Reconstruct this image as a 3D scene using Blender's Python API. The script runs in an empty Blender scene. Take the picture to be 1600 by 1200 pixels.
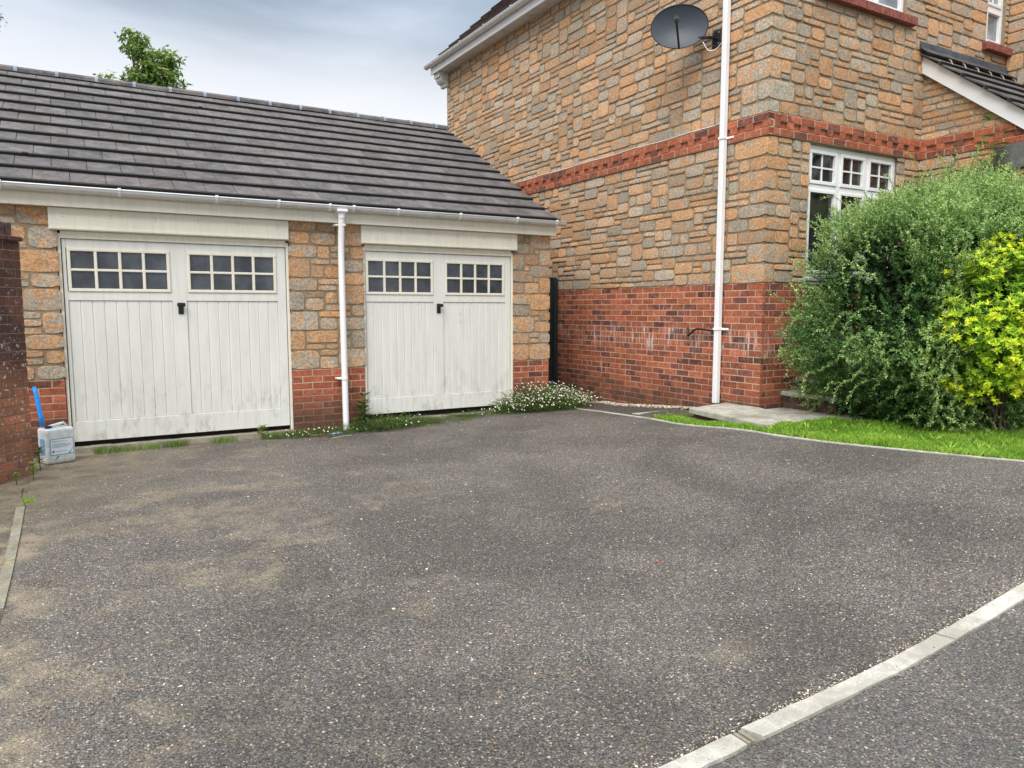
import bpy, math, random
from mathutils import Vector, Matrix, noise
R = math.radians
random.seed(7)
scene = bpy.context.scene
COL = scene.collection
EYE = 1.55          # everything is laid out with the eye height as z = 0 and lifted by this much at the end

# ------------------------------------------------------------------ helpers
class MB:
    """collects polygons for one mesh, each polygon with a colour attribute"""
    def __init__(s): s.v=[]; s.f=[]; s.c=[]; s.m=[]
    def poly(s, pts, col=(.5,.5,.5,1), m=0):
        n=len(s.v); s.v.extend([tuple(p) for p in pts]); s.f.append(tuple(range(n,n+len(pts)))); s.c.append(col); s.m.append(m)
    def add(s, vs, fs, col=(.5,.5,.5,1), m=0):
        n=len(s.v); s.v.extend([tuple(p) for p in vs])
        for f in fs: s.f.append(tuple(i+n for i in f)); s.c.append(col); s.m.append(m)
    def box(s, x0,x1,y0,y1,z0,z1, col=(.5,.5,.5,1), ch=0.0, m=0):
        s.obox(((x0+x1)/2,(y0+y1)/2,(z0+z1)/2),((1,0,0),(0,1,0),(0,0,1)),((x1-x0)/2,(y1-y0)/2,(z1-z0)/2),col,ch,m)
    def obox(s, c, ax, h, col=(.5,.5,.5,1), ch=0.0, m=0):
        c=Vector(c); A=[Vector(a) for a in ax]
        if ch<=0:
            vs=[c+A[0]*h[0]*sx+A[1]*h[1]*sy+A[2]*h[2]*sz for sx in(-1,1) for sy in(-1,1) for sz in(-1,1)]
            fs=[(0,1,3,2),(4,6,7,5),(0,4,5,1),(2,3,7,6),(0,2,6,4),(1,5,7,3)]
            s.add(vs,fs,col,m); return
        # chamfered box: 24 verts
        vs=[];idx={}
        for sx in(-1,1):
            for sy in(-1,1):
                for sz in(-1,1):
                    for k in range(3):
                        q=[h[0]-ch,h[1]-ch,h[2]-ch]; q[k]=h[k]
                        idx[(sx,sy,sz,k)]=len(vs)
                        vs.append(c+A[0]*q[0]*sx+A[1]*q[1]*sy+A[2]*q[2]*sz)
        fs=[]
        def F(*a): fs.append(tuple(idx[i] for i in a))
        for g in(-1,1):
            F((g,-1,-1,0),(g,1,-1,0),(g,1,1,0),(g,-1,1,0))
            F((-1,g,-1,1),(1,g,-1,1),(1,g,1,1),(-1,g,1,1))
            F((-1,-1,g,2),(1,-1,g,2),(1,1,g,2),(-1,1,g,2))
        for a in(-1,1):
            for b in(-1,1):
                F((-1,a,b,1),(1,a,b,1),(1,a,b,2),(-1,a,b,2))
                F((a,-1,b,0),(a,1,b,0),(a,1,b,2),(a,-1,b,2))
                F((a,b,-1,0),(a,b,1,0),(a,b,1,1),(a,b,-1,1))
                for d in(-1,1): F((a,b,d,0),(a,b,d,1),(a,b,d,2))
        s.add(vs,fs,col,m)
    def tube(s, pts, r, n=8, col=(.5,.5,.5,1), caps=True, m=0):
        pts=[Vector(p) for p in pts]; rs=r if isinstance(r,(list,tuple)) else [r]*len(pts)
        vs=[];fs=[]
        up=Vector((0,0,1)); d0=(pts[1]-pts[0]).normalized()
        if abs(d0.z)>.9: up=Vector((0,1,0))
        for i,p in enumerate(pts):
            d=(pts[min(i+1,len(pts)-1)]-pts[max(i-1,0)]).normalized()
            a=d.cross(up)
            if a.length<1e-4: a=d.orthogonal()
            a.normalize(); b=a.cross(d); up=b
            for k in range(n):
                t=2*math.pi*k/n; vs.append(p+(a*math.cos(t)+b*math.sin(t))*rs[i])
        for i in range(len(pts)-1):
            for k in range(n):
                k2=(k+1)%n; fs.append((i*n+k,i*n+k2,(i+1)*n+k2,(i+1)*n+k))
        if caps: fs.append(tuple(range(n))[::-1]); fs.append(tuple(range((len(pts)-1)*n,len(pts)*n)))
        s.add(vs,fs,col,m)
    def prism(s, prof, axis0, axis1, col=(.5,.5,.5,1), m=0, closed=True):
        """prof: list of 3-D points, swept from offset axis0 to axis1"""
        a=Vector(axis0);b=Vector(axis1);n=len(prof)
        vs=[Vector(p)+a for p in prof]+[Vector(p)+b for p in prof]
        fs=[(i,(i+1)%n,(i+1)%n+n,i+n) for i in range(n if closed else n-1)]
        if closed: fs+= [tuple(range(n))[::-1],tuple(range(n,2*n))]
        s.add(vs,fs,col,m)
    def build(s, name, mats, parent=None, smooth=False, recalc=True):
        me=bpy.data.meshes.new(name); me.from_pydata(s.v,[],s.f)
        at=me.attributes.new('tone','FLOAT_COLOR','FACE')
        flat=[x for c in s.c for x in c]; at.data.foreach_set('color',flat)
        if not isinstance(mats,(list,tuple)): mats=[mats]
        for m_ in mats: me.materials.append(m_)
        if len(mats)>1: me.polygons.foreach_set('material_index',s.m)
        if recalc:
            import bmesh
            bm=bmesh.new(); bm.from_mesh(me); bmesh.ops.recalc_face_normals(bm,faces=bm.faces); bm.to_mesh(me); bm.free()
        if smooth:
            me.polygons.foreach_set('use_smooth',[True]*len(me.polygons))
        me.update()
        o=bpy.data.objects.new(name,me); COL.objects.link(o)
        if parent: o.parent=parent
        return o
def thing(name,label,cat,loc=(0,0,0),group=None):
    o=bpy.data.objects.new(name,None); o.empty_display_size=.1; COL.objects.link(o); o.location=loc
    o['label']=label; o['category']=cat
    if group: o['group']=group
    return o
def tag(o,label,cat,group=None,kind=None):
    o['label']=label; o['category']=cat
    if group: o['group']=group
    if kind: o['kind']=kind
    return o
def struct(o,label=None,cat=None):
    o['kind']='structure'
    if label: o['label']=label
    if cat: o['category']=cat
    return o
def rnd(a,b): return random.uniform(a,b)
def smooth_by_angle(o,deg=35):
    me=o.data
    me.polygons.foreach_set('use_smooth',[True]*len(me.polygons))
    try: me.set_sharp_from_angle(angle=R(deg))
    except Exception: pass

# ------------------------------------------------------------------ materials
class NT:
    def __init__(s,name):
        s.m=bpy.data.materials.new(name); s.m.use_nodes=True; s.t=s.m.node_tree; s.t.nodes.clear()
        s.out=s.t.nodes.new('ShaderNodeOutputMaterial')
        s.p=s.n('ShaderNodeBsdfPrincipled'); s.l(s.p.outputs[0],s.out.inputs[0])
    def n(s,ty,**k):
        x=s.t.nodes.new(ty)
        for a,b in k.items(): setattr(x,a,b)
        return x
    def l(s,a,b): s.t.links.new(a,b)
    def put(s,sock,v):
        if hasattr(v,'is_output') or isinstance(v,bpy.types.NodeSocket): s.l(v,sock)
        else: sock.default_value=v
    def coord(s,scale=(1,1,1),off=None):
        tc=s.n('ShaderNodeTexCoord'); mp=s.n('ShaderNodeMapping'); s.l(tc.outputs['Object'],mp.inputs[0]); mp.inputs['Scale'].default_value=scale
        if off is not None: s.put(mp.inputs['Location'],off)
        return mp.outputs[0]
    def noise(s,vec,scale,detail=4,rough=.6,dist=0):
        x=s.n('ShaderNodeTexNoise'); s.l(vec,x.inputs['Vector']); x.inputs['Scale'].default_value=scale
        x.inputs['Detail'].default_value=detail; x.inputs['Roughness'].default_value=rough; x.inputs['Distortion'].default_value=dist
        return x.outputs['Fac']
    def voro(s,vec,scale,feature='F1'):
        x=s.n('ShaderNodeTexVoronoi',feature=feature); s.l(vec,x.inputs['Vector']); x.inputs['Scale'].default_value=scale
        return x
    def ramp(s,fac,lo,hi,a=(0,0,0,1),b=(1,1,1,1)):
        x=s.n('ShaderNodeValToRGB'); s.l(fac,x.inputs[0]); e=x.color_ramp.elements
        e[0].position=lo;e[1].position=hi;e[0].color=a;e[1].color=b
        return x.outputs[0]
    def mapr(s,v,a,b,c=0.,d=1.,smooth=True):
        x=s.n('ShaderNodeMapRange'); x.interpolation_type='SMOOTHSTEP' if smooth else 'LINEAR'
        s.put(x.inputs[0],v); x.inputs[1].default_value=a; x.inputs[2].default_value=b; x.inputs[3].default_value=c; x.inputs[4].default_value=d
        return x.outputs[0]
    def math(s,op,a,b=0.,clamp=False):
        x=s.n('ShaderNodeMath',operation=op); x.use_clamp=clamp; s.put(x.inputs[0],a); s.put(x.inputs[1],b); return x.outputs[0]
    def mix(s,f,a,b,bt='MIX'):
        x=s.n('ShaderNodeMix',data_type='RGBA',blend_type=bt); s.put(x.inputs[0],f); s.put(x.inputs[6],a); s.put(x.inputs[7],b); return x.outputs[2]
    def attr(s):
        x=s.n('ShaderNodeAttribute',attribute_name='tone'); y=s.n('ShaderNodeSeparateColor'); s.l(x.outputs['Color'],y.inputs[0]); return y.outputs
    def xyz(s,vec):
        y=s.n('ShaderNodeSeparateXYZ'); s.l(vec,y.inputs[0]); return y.outputs
    def bump(s,h,strength=.3,dist=.01,prev=None):
        x=s.n('ShaderNodeBump'); x.inputs['Strength'].default_value=strength; x.inputs['Distance'].default_value=dist; s.l(h,x.inputs['Height'])
        if prev is not None: s.l(prev,x.inputs['Normal'])
        return x.outputs[0]
    def fin(s,col=None,rough=.6,normal=None,spec=.5,metal=0):
        if col is not None: s.put(s.p.inputs['Base Color'],col)
        s.put(s.p.inputs['Roughness'],rough); s.p.inputs['Specular IOR Level'].default_value=spec; s.p.inputs['Metallic'].default_value=metal
        if normal is not None: s.l(normal,s.p.inputs['Normal'])
        return s.m
def c4(r,g,b): return (r,g,b,1)
def greys(r,g,b,f): return c4(r*f,g*f,b*f)

def mat_stone():
    t=NT('rubble_stone'); a=t.attr(); co=t.coord()
    off=t.n('ShaderNodeCombineXYZ'); t.l(t.math('MULTIPLY',a[2],37.),off.inputs[0]); t.l(t.math('MULTIPLY',a[2],91.),off.inputs[2])
    va=t.n('ShaderNodeVectorMath',operation='ADD'); t.l(co,va.inputs[0]); t.l(off.outputs[0],va.inputs[1]); v=va.outputs[0]
    n1=t.noise(v,5.5,6,.66,1.8); n2=t.noise(v,42,5,.7); n3=t.noise(v,170,3,.7)
    blend=t.math('ADD',n1,t.math('MULTIPLY',t.math('SUBTRACT',n2,.5),.35))
    m=t.math('ADD',blend,t.math('MULTIPLY',t.math('SUBTRACT',a[0],.5),.22))
    m=t.mapr(m,.43,.58)
    org=t.mix(t.mapr(n2,.3,.7),c4(.47,.235,.105),c4(.78,.48,.265))
    gry=t.mix(t.mapr(n2,.28,.72),c4(.29,.25,.195),c4(.62,.55,.44))
    col=t.mix(m,gry,org)
    bright=t.math('ADD',.78,t.math('MULTIPLY',a[1],.36))
    br=t.n('ShaderNodeCombineColor'); [t.l(bright,br.inputs[i]) for i in range(3)]
    col=t.mix(1.,col,br.outputs[0],'MULTIPLY')
    fine=t.mapr(n3,.3,.7,.62,1.32); fc=t.n('ShaderNodeCombineColor'); [t.l(fine,fc.inputs[i]) for i in range(3)]
    col=t.mix(1.,col,fc.outputs[0],'MULTIPLY')
    # pits that read dark
    pit=t.mapr(t.noise(v,75,4,.75),.30,.40,.55,0.)
    col=t.mix(pit,col,c4(.07,.055,.04))
    lich=t.mapr(t.noise(co,110,2,.5),.70,.74)
    col=t.mix(t.math('MULTIPLY',lich,.5),col,c4(.72,.68,.56))
    b1=t.bump(n2,.8,.010); b2=t.bump(n3,.8,.006,b1); b3=t.bump(n1,.5,.02,b2)
    return t.fin(col,.92,b3,.2)
def mat_mortar(col=(.32,.25,.165)):
    t=NT('mortar'); co=t.coord(); n=t.noise(co,60,5,.7); n2=t.noise(co,2.2,3)
    k=t.mix(t.mapr(n,.25,.75),greys(*col,.62),greys(*col,1.3)); k=t.mix(t.mapr(n2,.45,.7),k,greys(*col,.75))
    return t.fin(k,.95,t.bump(n,.5,.006),.2)
def mat_brick(grime=.0,eff=0.,base=0.0,old=False):
    t=NT('brick_face'); a=t.attr(); co=t.coord(); X=t.xyz(co)
    n1=t.noise(co,22,5,.7,.6); n2=t.noise(co,140,3,.7); n3=t.noise(co,2.6,4,.6)
    red=t.mix(t.mapr(n1,.3,.7),c4(.28,.072,.036),c4(.46,.150,.080))
    dark=t.mix(t.mapr(n1,.3,.7),c4(.10,.042,.036),c4(.27,.095,.065))
    # burnt patches inside a brick
    m=t.mapr(t.math('ADD',t.noise(co,7.5,3,.5,.8),t.math('MULTIPLY',t.math('SUBTRACT',a[0],.5),.55)),.55,.66)
    col=t.mix(m,red,dark)
    br=t.math('ADD',.66,t.math('MULTIPLY',a[1],.62)); cc=t.n('ShaderNodeCombineColor'); [t.l(br,cc.inputs[i]) for i in range(3)]
    col=t.mix(1.,col,cc.outputs[0],'MULTIPLY')
    fine=t.mapr(n2,.3,.7,.75,1.25); fc=t.n('ShaderNodeCombineColor'); [t.l(fine,fc.inputs[i]) for i in range(3)]
    col=t.mix(1.,col,fc.outputs[0],'MULTIPLY')
    if old:
        low=t.mapr(X[2],-.95,-.35)                       # upper part nearly black with age, lower part salmon
        lowm=t.math('MULTIPLY',low,t.mapr(n3,.25,.6,.55,1.))
        col=t.mix(lowm,t.mix(.45,col,c4(.50,.25,.15)),c4(.085,.045,.04))
        w=t.mapr(t.noise(co,26,4,.75,.4),.585,.63)
        wz=t.math('MULTIPLY',w,t.mapr(X[2],.35,-.55,.18,.9))
        col=t.mix(wz,col,c4(.72,.66,.58))
    if eff>0:
        sv=t.coord((9,9,1.3)); s1=t.noise(sv,2.2,4,.6,.3)
        band=t.math('MULTIPLY',t.mapr(X[2],-.62,-.40),t.mapr(X[2],-.20,-.27))
        sparse=t.mapr(t.noise(t.coord((1.2,1.2,.15),(3,5,1)),1.6,2),.42,.62)
        e=t.math('MULTIPLY',t.math('MULTIPLY',t.mapr(s1,.50,.66),band),t.math('ADD',.35,t.math('MULTIPLY',sparse,.65)))
        s2=t.mapr(t.noise(t.coord((7,7,.9),(11,2,4)),2.6,5,.6),.66,.74,0.,.6)
        e=t.math('MULTIPLY',t.math('MAXIMUM',e,t.math('MULTIPLY',s2,t.mapr(X[2],.2,-.1))),eff)
        col=t.mix(e,col,c4(.74,.66,.62))
    g=t.math('MULTIPLY',t.mapr(X[2],-.82,-1.28),t.mapr(n3,.35,.6,.35,.85))
    col=t.mix(g,col,c4(.085,.052,.036))
    return t.fin(col,.85,t.bump(n2,.5,.004,t.bump(n1,.4,.006)),.25)
def mat_brick_mortar():
    t=NT('brick_mortar'); co=t.coord(); X=t.xyz(co); n=t.noise(co,70,4,.7); n3=t.noise(co,2.6,4,.6)
    col=t.mix(t.mapr(n,.3,.7),c4(.42,.33,.24),c4(.60,.48,.36))
    g=t.math('MULTIPLY',t.mapr(X[2],-.78,-1.25),t.mapr(n3,.35,.6,.4,.8))
    col=t.mix(g,col,c4(.12,.08,.055))
    return t.fin(col,.95,t.bump(n,.4,.004),.2)
def mat_asphalt(name,sandy=True,tone=1.0,blue=0.):
    t=NT(name); co=t.coord(); X=t.xyz(co)
    w=t.n('ShaderNodeVectorMath',operation='ADD'); nn=t.n('ShaderNodeTexNoise'); t.l(co,nn.inputs['Vector']); nn.inputs['Scale'].default_value=60
    sc=t.n('ShaderNodeVectorMath',operation='SCALE'); t.l(nn.outputs['Color'],sc.inputs[0]); sc.inputs['Scale'].default_value=.006
    t.l(co,w.inputs[0]); t.l(sc.outputs[0],w.inputs[1]); v=w.outputs[0]
    v1=t.voro(v,112); v2=t.voro(v,230); v3=t.voro(v,50)
    ca=t.n('ShaderNodeSeparateColor'); t.l(v1.outputs['Color'],ca.inputs[0])
    cb=t.n('ShaderNodeSeparateColor'); t.l(v2.outputs['Color'],cb.inputs[0])
    cc=t.n('ShaderNodeSeparateColor'); t.l(v3.outputs['Color'],cc.inputs[0])
    chip=t.n('ShaderNodeValToRGB'); t.l(ca.outputs[0],chip.inputs[0]); e=chip.color_ramp.elements
    e[0].position=0; e[0].color=greys(.050,.048,.048,tone); e[1].position=1; e[1].color=greys(.62,.58,.52,tone)
    for p,c in((.30,(.10,.095,.092)),(.62,(.17,.158,.145)),(.80,(.25,.23,.21)),(.93,(.40,.365,.32))):
        q=chip.color_ramp.elements.new(p); q.color=greys(*c,tone)
    fines=t.mix(cb.outputs[0],greys(.075,.070,.066,tone),greys(.27,.25,.225,tone))
    inside=t.mapr(v1.outputs['Distance'],.42,.62)
    col=t.mix(inside,chip.outputs[0],fines)
    hue=t.mix(ca.outputs[1],c4(.80,.92,1.08),c4(1.22,.99,.82)); col=t.mix(.8,col,hue,'MULTIPLY')
    # loose pale grit
    grit=t.math('MULTIPLY',t.mapr(cc.outputs[0],.955,.97),t.mapr(v3.outputs['Distance'],.30,.22))
    col=t.mix(t.math('MULTIPLY',grit,.85),col,c4(.72,.66,.58))
    big=t.noise(co,.9,5,.6,.4); mid=t.noise(co,4.,5,.65)
    dk=t.mapr(big,.38,.62,.80,1.14); dc=t.n('ShaderNodeCombineColor'); [t.l(dk,dc.inputs[i]) for i in range(3)]
    col=t.mix(1.,col,dc.outputs[0],'MULTIPLY')
    if sandy:
        reg=t.math('MULTIPLY',t.mapr(X[0],4.2,.2),t.mapr(X[1],1.5,6.8,.35,1.))
        reg2=t.mapr(t.math('ADD',X[0],t.math('MULTIPLY',X[1],-.55)),-2.9,-4.6)     # the corner by the brick wall
        pm=t.math('ADD',t.math('MULTIPLY',t.noise(t.coord((1,1.15,1),(4,2,0)),1.7,7,.74,.25),1.),t.math('MULTIPLY',reg,.15))
        sand=t.mapr(pm,.60,.76)
        grain=t.mapr(t.math('ADD',ca.outputs[2],t.math('MULTIPLY',mid,.35)),.30,.85,.05,.66)
        sand=t.math('MULTIPLY',sand,grain)
        sand=t.math('MAXIMUM',sand,t.math('MULTIPLY',reg2,t.mapr(mid,.3,.6,.35,.8)))
        edge=t.math('MULTIPLY',t.mapr(X[0],-.05,-.38),t.mapr(mid,.4,.62,0,.7)); sand=t.math('MAXIMUM',sand,edge)
        dcol=t.mix(t.mapr(mid,.35,.7),c4(.28,.235,.165),c4(.42,.34,.24))
        col=t.mix(sand,col,dcol)
    col=t.mix(1.,col,c4(.985,1.0,.965),'MULTIPLY')
    if blue: col=t.mix(blue,col,c4(.16,.19,.21))
    h=t.math('ADD',t.math('MULTIPLY',v1.outputs['Distance'],-1.),t.math('MULTIPLY',v2.outputs['Distance'],-.35))
    return t.fin(col,t.mapr(ca.outputs[1],0,1,.62,.95),t.bump(h,.95,.010),.35)
def mat_concrete(name,col=(.42,.40,.35),stain=(.20,.19,.14),lich=(.44,.40,.16)):
    t=NT(name); co=t.coord(); n=t.noise(co,9,6,.7,.3); f=t.noise(co,120,4,.8); b=t.noise(co,2.6,5,.6)
    k=t.mix(t.mapr(n,.35,.65),greys(*col,.72),greys(*col,1.15)); k=t.mix(t.mapr(f,.38,.62,.5,0),k,greys(*col,.45)); k=t.mix(t.mapr(b,.50,.68,0,.65),k,c4(*stain))
    k=t.mix(t.mapr(t.noise(co,16,4,.7),.60,.68,0,.5),k,c4(*lich)); k=t.mix(t.mapr(t.noise(co,55,2),.70,.73),k,c4(.04,.04,.035))
    return t.fin(k,.93,t.bump(f,.5,.006,t.bump(n,.5,.01)),.2)
def mat_paint(name,col,dirt=.5,rough=.45):
    t=NT(name); co=t.coord(); X=t.xyz(co); st=t.noise(t.coord((14,14,1.2)),1.4,6,.65,.4); n=t.noise(co,3,5,.6); f=t.noise(co,45,4,.7)
    k=t.mix(t.mapr(st,.35,.7),greys(*col,1.03),greys(*col,.93))
    low=t.math('MULTIPLY',t.mapr(X[2],-.55,-1.28,.10,1.),t.mapr(t.noise(t.coord((5,5,2.2)),1.6,6,.72),.48,.72))
    k=t.mix(t.math('MULTIPLY',low,dirt),k,c4(.27,.25,.17))
    sm=t.math('MULTIPLY',t.mapr(t.noise(t.coord((7,7,2.6),(2,0,1)),1.3,6,.75),.64,.74),dirt*.8)
    k=t.mix(sm,k,c4(.33,.32,.25)); k=t.mix(t.math('MULTIPLY',t.mapr(f,.74,.78),.5*dirt),k,c4(.1,.09,.07))
    return t.fin(k,t.mapr(n,.3,.7,rough-.08,rough+.15),t.bump(st,.12,.004,t.bump(f,.08,.003)),.4)
def mat_upvc(name,col=(.80,.81,.80),dirt=.25):
    t=NT(name); co=t.coord(); n=t.noise(t.coord((3,3,9)),2.,6,.7); f=t.noise(co,30,5,.7)
    k=t.mix(t.mapr(n,.45,.75,0,dirt),c4(*col),c4(.36,.36,.30)); k=t.mix(t.mapr(f,.62,.75,0,dirt),k,c4(.22,.21,.17))
    return t.fin(k,.32,t.bump(n,.05,.003),.5)
def mat_tile():
    t=NT('roof_tile'); a=t.attr(); co=t.coord(); n=t.noise(co,6,6,.7,.3); f=t.noise(co,90,4,.75); m=t.noise(co,1.3,4)
    k=t.mix(t.mapr(n,.3,.7),c4(.068,.064,.068),c4(.160,.150,.150))
    br=t.math('ADD',.80,t.math('MULTIPLY',a[1],.30)); cc=t.n('ShaderNodeCombineColor'); [t.l(br,cc.inputs[i]) for i in range(3)]
    k=t.mix(1.,k,cc.outputs[0],'MULTIPLY')
    k=t.mix(t.mapr(a[0],.55,1.,0,.14),k,c4(.20,.155,.115))
    k=t.mix(t.math('MULTIPLY',t.mapr(t.noise(co,13,5,.8),.57,.66),.5),k,c4(.30,.27,.16))
    k=t.mix(t.mapr(f,.3,.45,.6,0),k,c4(.04,.038,.04)); k=t.mix(t.mapr(m,.55,.7,0,.3),k,c4(.07,.075,.065))
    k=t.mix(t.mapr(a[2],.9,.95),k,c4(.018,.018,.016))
    return t.fin(k,.82,t.bump(f,.6,.006,t.bump(n,.3,.006)),.35)
def mat_plain(name,col,rough=.5,metal=0,var=.15,scale=20,spec=.5):
    t=NT(name); co=t.coord(); n=t.noise(co,scale,5,.6)
    return t.fin(t.mix(t.mapr(n,.3,.7),greys(*col,1-var),greys(*col,1+var)),rough,t.bump(n,.1,.003),spec,metal)
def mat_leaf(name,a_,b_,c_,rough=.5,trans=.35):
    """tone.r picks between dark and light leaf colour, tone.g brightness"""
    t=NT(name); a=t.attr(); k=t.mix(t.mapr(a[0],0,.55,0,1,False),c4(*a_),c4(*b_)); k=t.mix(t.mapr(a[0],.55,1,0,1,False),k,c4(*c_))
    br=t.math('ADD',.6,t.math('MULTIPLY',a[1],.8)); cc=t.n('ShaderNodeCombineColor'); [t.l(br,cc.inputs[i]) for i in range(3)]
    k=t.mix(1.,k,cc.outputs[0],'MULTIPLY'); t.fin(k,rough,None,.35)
    tr=t.n('ShaderNodeBsdfTranslucent'); t.l(k,tr.inputs[0]); ms=t.n('ShaderNodeMixShader'); ms.inputs[0].default_value=trans
    t.l(t.p.outputs[0],ms.inputs[1]); t.l(tr.outputs[0],ms.inputs[2]); t.l(ms.outputs[0],t.out.inputs[0]); return t.m
def mat_glass(name,tint=(.03,.034,.04),rough=.06,spec=.9,blur=0.):
    t=NT(name); co=t.coord(); n=t.noise(co,2.4,4,.6); f=t.noise(t.coord((1,1,1),(1,2,3)),9,4)
    k=t.mix(t.mapr(n,.35,.7),greys(*tint,.5),greys(*tint,1.7))
    return t.fin(k,t.mapr(f,.3,.8,rough,rough+.15+blur),t.bump(n,.05,.01),spec)
M={}
M['stone']=mat_stone(); M['mortar']=mat_mortar(); M['brick']=mat_brick(eff=.9); M['brickg']=mat_brick(eff=0.); M['bm']=mat_brick_mortar()
M['oldbrick']=mat_brick(old=True)
M['asphalt']=mat_asphalt('driveway_tarmac',True,.79); M['road']=mat_asphalt('road_tarmac',False,.86,.08); M['path']=mat_asphalt('path_tarmac',False,.62)
M['concrete']=mat_concrete('concrete',(.30,.28,.22)); M['kerb']=mat_concrete('kerb_concrete',(.60,.58,.51),(.28,.265,.22),(.44,.42,.32))
M['slab']=mat_concrete('slab_concrete',(.52,.50,.43)); M['sill']=mat_concrete('sill_concrete',(.40,.36,.28),(.2,.18,.12))
M['door']=mat_paint('door_paint',(.745,.75,.70),.62); M['board']=mat_paint('board_paint',(.80,.77,.65),.22)
M['upvc']=mat_upvc('white_upvc',(.86,.87,.87),.10); M['gutter']=mat_upvc('gutter_plastic',(.66,.67,.66),.75); M['pipe']=mat_upvc('pipe_plastic',(.88,.89,.90),.05)
M['lip']=mat_upvc('gutter_lip_plastic',(.86,.88,.90),.06)
M['tile']=mat_tile(); M['glass']=mat_glass('window_glass',(.02,.022,.024),.03,1.); M['skyglass']=mat_glass('curtained_glass',(.30,.36,.38),.05,.9); M['dglass']=mat_glass('garage_glass',(.05,.060,.074),.16,.7,.2)
M['black']=mat_plain('black_metal',(.012,.012,.013),.35); M['gate']=mat_plain('gate_paint',(.012,.022,.024),.5,var=.3)
M['dish']=mat_plain('dish_mesh',(.045,.058,.078),.5,0,.1,60); M['dark']=mat_plain('dark_void',(.012,.011,.010),.9)
M['lead']=mat_plain('lead_sheet',(.085,.10,.12),.5,.3,.3,9); M['clip']=mat_plain('ridge_clip',(.22,.27,.33),.6,0,.2)
M['steel']=mat_plain('clip_steel',(.45,.42,.38),.45,.8); M['sillbrick']=mat_plain('sill_brick',(.24,.075,.055),.85,var=.35,scale=22)
M['bark']=mat_plain('bark',(.09,.065,.045),.9,var=.3); M['soil']=mat_plain('soil',(.10,.075,.05),.95,var=.4,scale=30)
M['curtain']=mat_plain('curtain',(.55,.58,.58),.8,var=.06,scale=4)
M['wood']=mat_plain('dark_timber',(.03,.022,.017),.5)

# ------------------------------------------------------------------ ground heights
def S(t): t=max(0.,min(1.,t)); return t*t*(3-2*t)
def G(x,y):
    return -1.42+(0.22+.08*S((5.9-y)/1.2))*S((x-2.5)/3.5)*S((8.2-y)/2.2)-0.10*S((6-y)/5)+0.08*S((x-2.7)/2.0)*(1-S((y-8.2)/.9))*(S((y-6.2)/1.6))
EDGE=[(7.9,1.75),(7.0,2.15),(6.52,2.6),(6.31,2.84),(6.10,3.12),(5.82,3.59),(5.60,4.04),(5.45,4.57),(5.40,5.21),(5.40,5.8),(5.42,6.3),(5.47,6.85),(5.64,7.84),(5.84,8.6),(5.93,9.0)]
def edge_x(y):
    n=len(EDGE)
    for i in range(n-1):
        a=EDGE[i];b=EDGE[i+1]
        if a[1]<=y<=b[1]:
            p0=EDGE[max(i-1,0)];p3=EDGE[min(i+2,n-1)]; t=(y-a[1])/(b[1]-a[1]); h=b[1]-a[1]
            m1=(b[0]-p0[0])/(b[1]-p0[1])*h; m2=(p3[0]-a[0])/(p3[1]-a[1])*h
            return (2*t**3-3*t*t+1)*a[0]+(t**3-2*t*t+t)*m1+(-2*t**3+3*t*t)*b[0]+(t**3-t*t)*m2
    return EDGE[0][0] if y<EDGE[0][1] else EDGE[-1][0]
def left_x(y): return -.40+.0*y-.02*math.sin(y)
def kerb_y(x): return 1.735+.055*(x-1.6)-.012*(x-1.6)**2

def sheet(name,mat,xs_of,ys,nx,dz,kind='structure'):
    mb=MB(); idx=[]
    for y in ys:
        x0,x1=xs_of(y)
        for i in range(nx+1):
            x=x0+(x1-x0)*i/nx; mb.v.append((x,y,G(x,y)+dz))
    for j in range(len(ys)-1):
        for i in range(nx):
            a=j*(nx+1)+i; mb.f.append((a,a+1,a+nx+2,a+nx+1)); mb.c.append((.5,.5,.5,1)); mb.m.append(0)
    o=mb.build(name,mat,recalc=False,smooth=True); o['kind']=kind; return o
def lin(a,b,n): return [a+(b-a)*i/n for i in range(n+1)]

# ground sheet to the horizon
g=sheet('ground',M['soil'],lambda y:(-400,400),[-400,-100,-30]+lin(-12,14,40)+[40,120,400],1,-.05)
mb=MB(); ys=[-300,-60]+lin(-10,16,52)+[50,300]; xs=[-300,-60]+lin(-10,20,60)+[60,300]
for y in ys:
    for x in xs: mb.v.append((x,y,G(x,y)-.03))
for j in range(len(ys)-1):
    for i in range(len(xs)-1):
        a=j*len(xs)+i; mb.f.append((a,a+1,a+len(xs)+1,a+len(xs))); mb.c.append((.5,.5,.5,1)); mb.m.append(0)
bpy.data.objects.remove(g); struct(mb.build('ground',M['soil'],recalc=False,smooth=True))
def drive_ys():
    return [1.6+(8.42-1.6)*i/56 for i in range(57)]
mb=MB()
nx=60; ysd=drive_ys()
for y in ysd:
    for i in range(nx+1):
        x=left_x(y)+(edge_x(y)-left_x(y))*i/nx
        yy=max(y,kerb_y(x)) if y<2.2 else y
        mb.v.append((x,yy,G(x,yy)))
for j in range(len(ysd)-1):
    for i in range(nx):
        a=j*(nx+1)+i; mb.f.append((a,a+1,a+nx+2,a+nx+1)); mb.c.append((.5,.5,.5,1)); mb.m.append(0)
struct(mb.build('driveway',M['asphalt'],recalc=False,smooth=True))
# left of the edging
sheet('neighbouring_driveway',M['asphalt'],lambda y:(-7.,left_x(y)+(-.06 if y<6.22 else .02)),lin(1.6,12,30),10,-.012)
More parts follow.
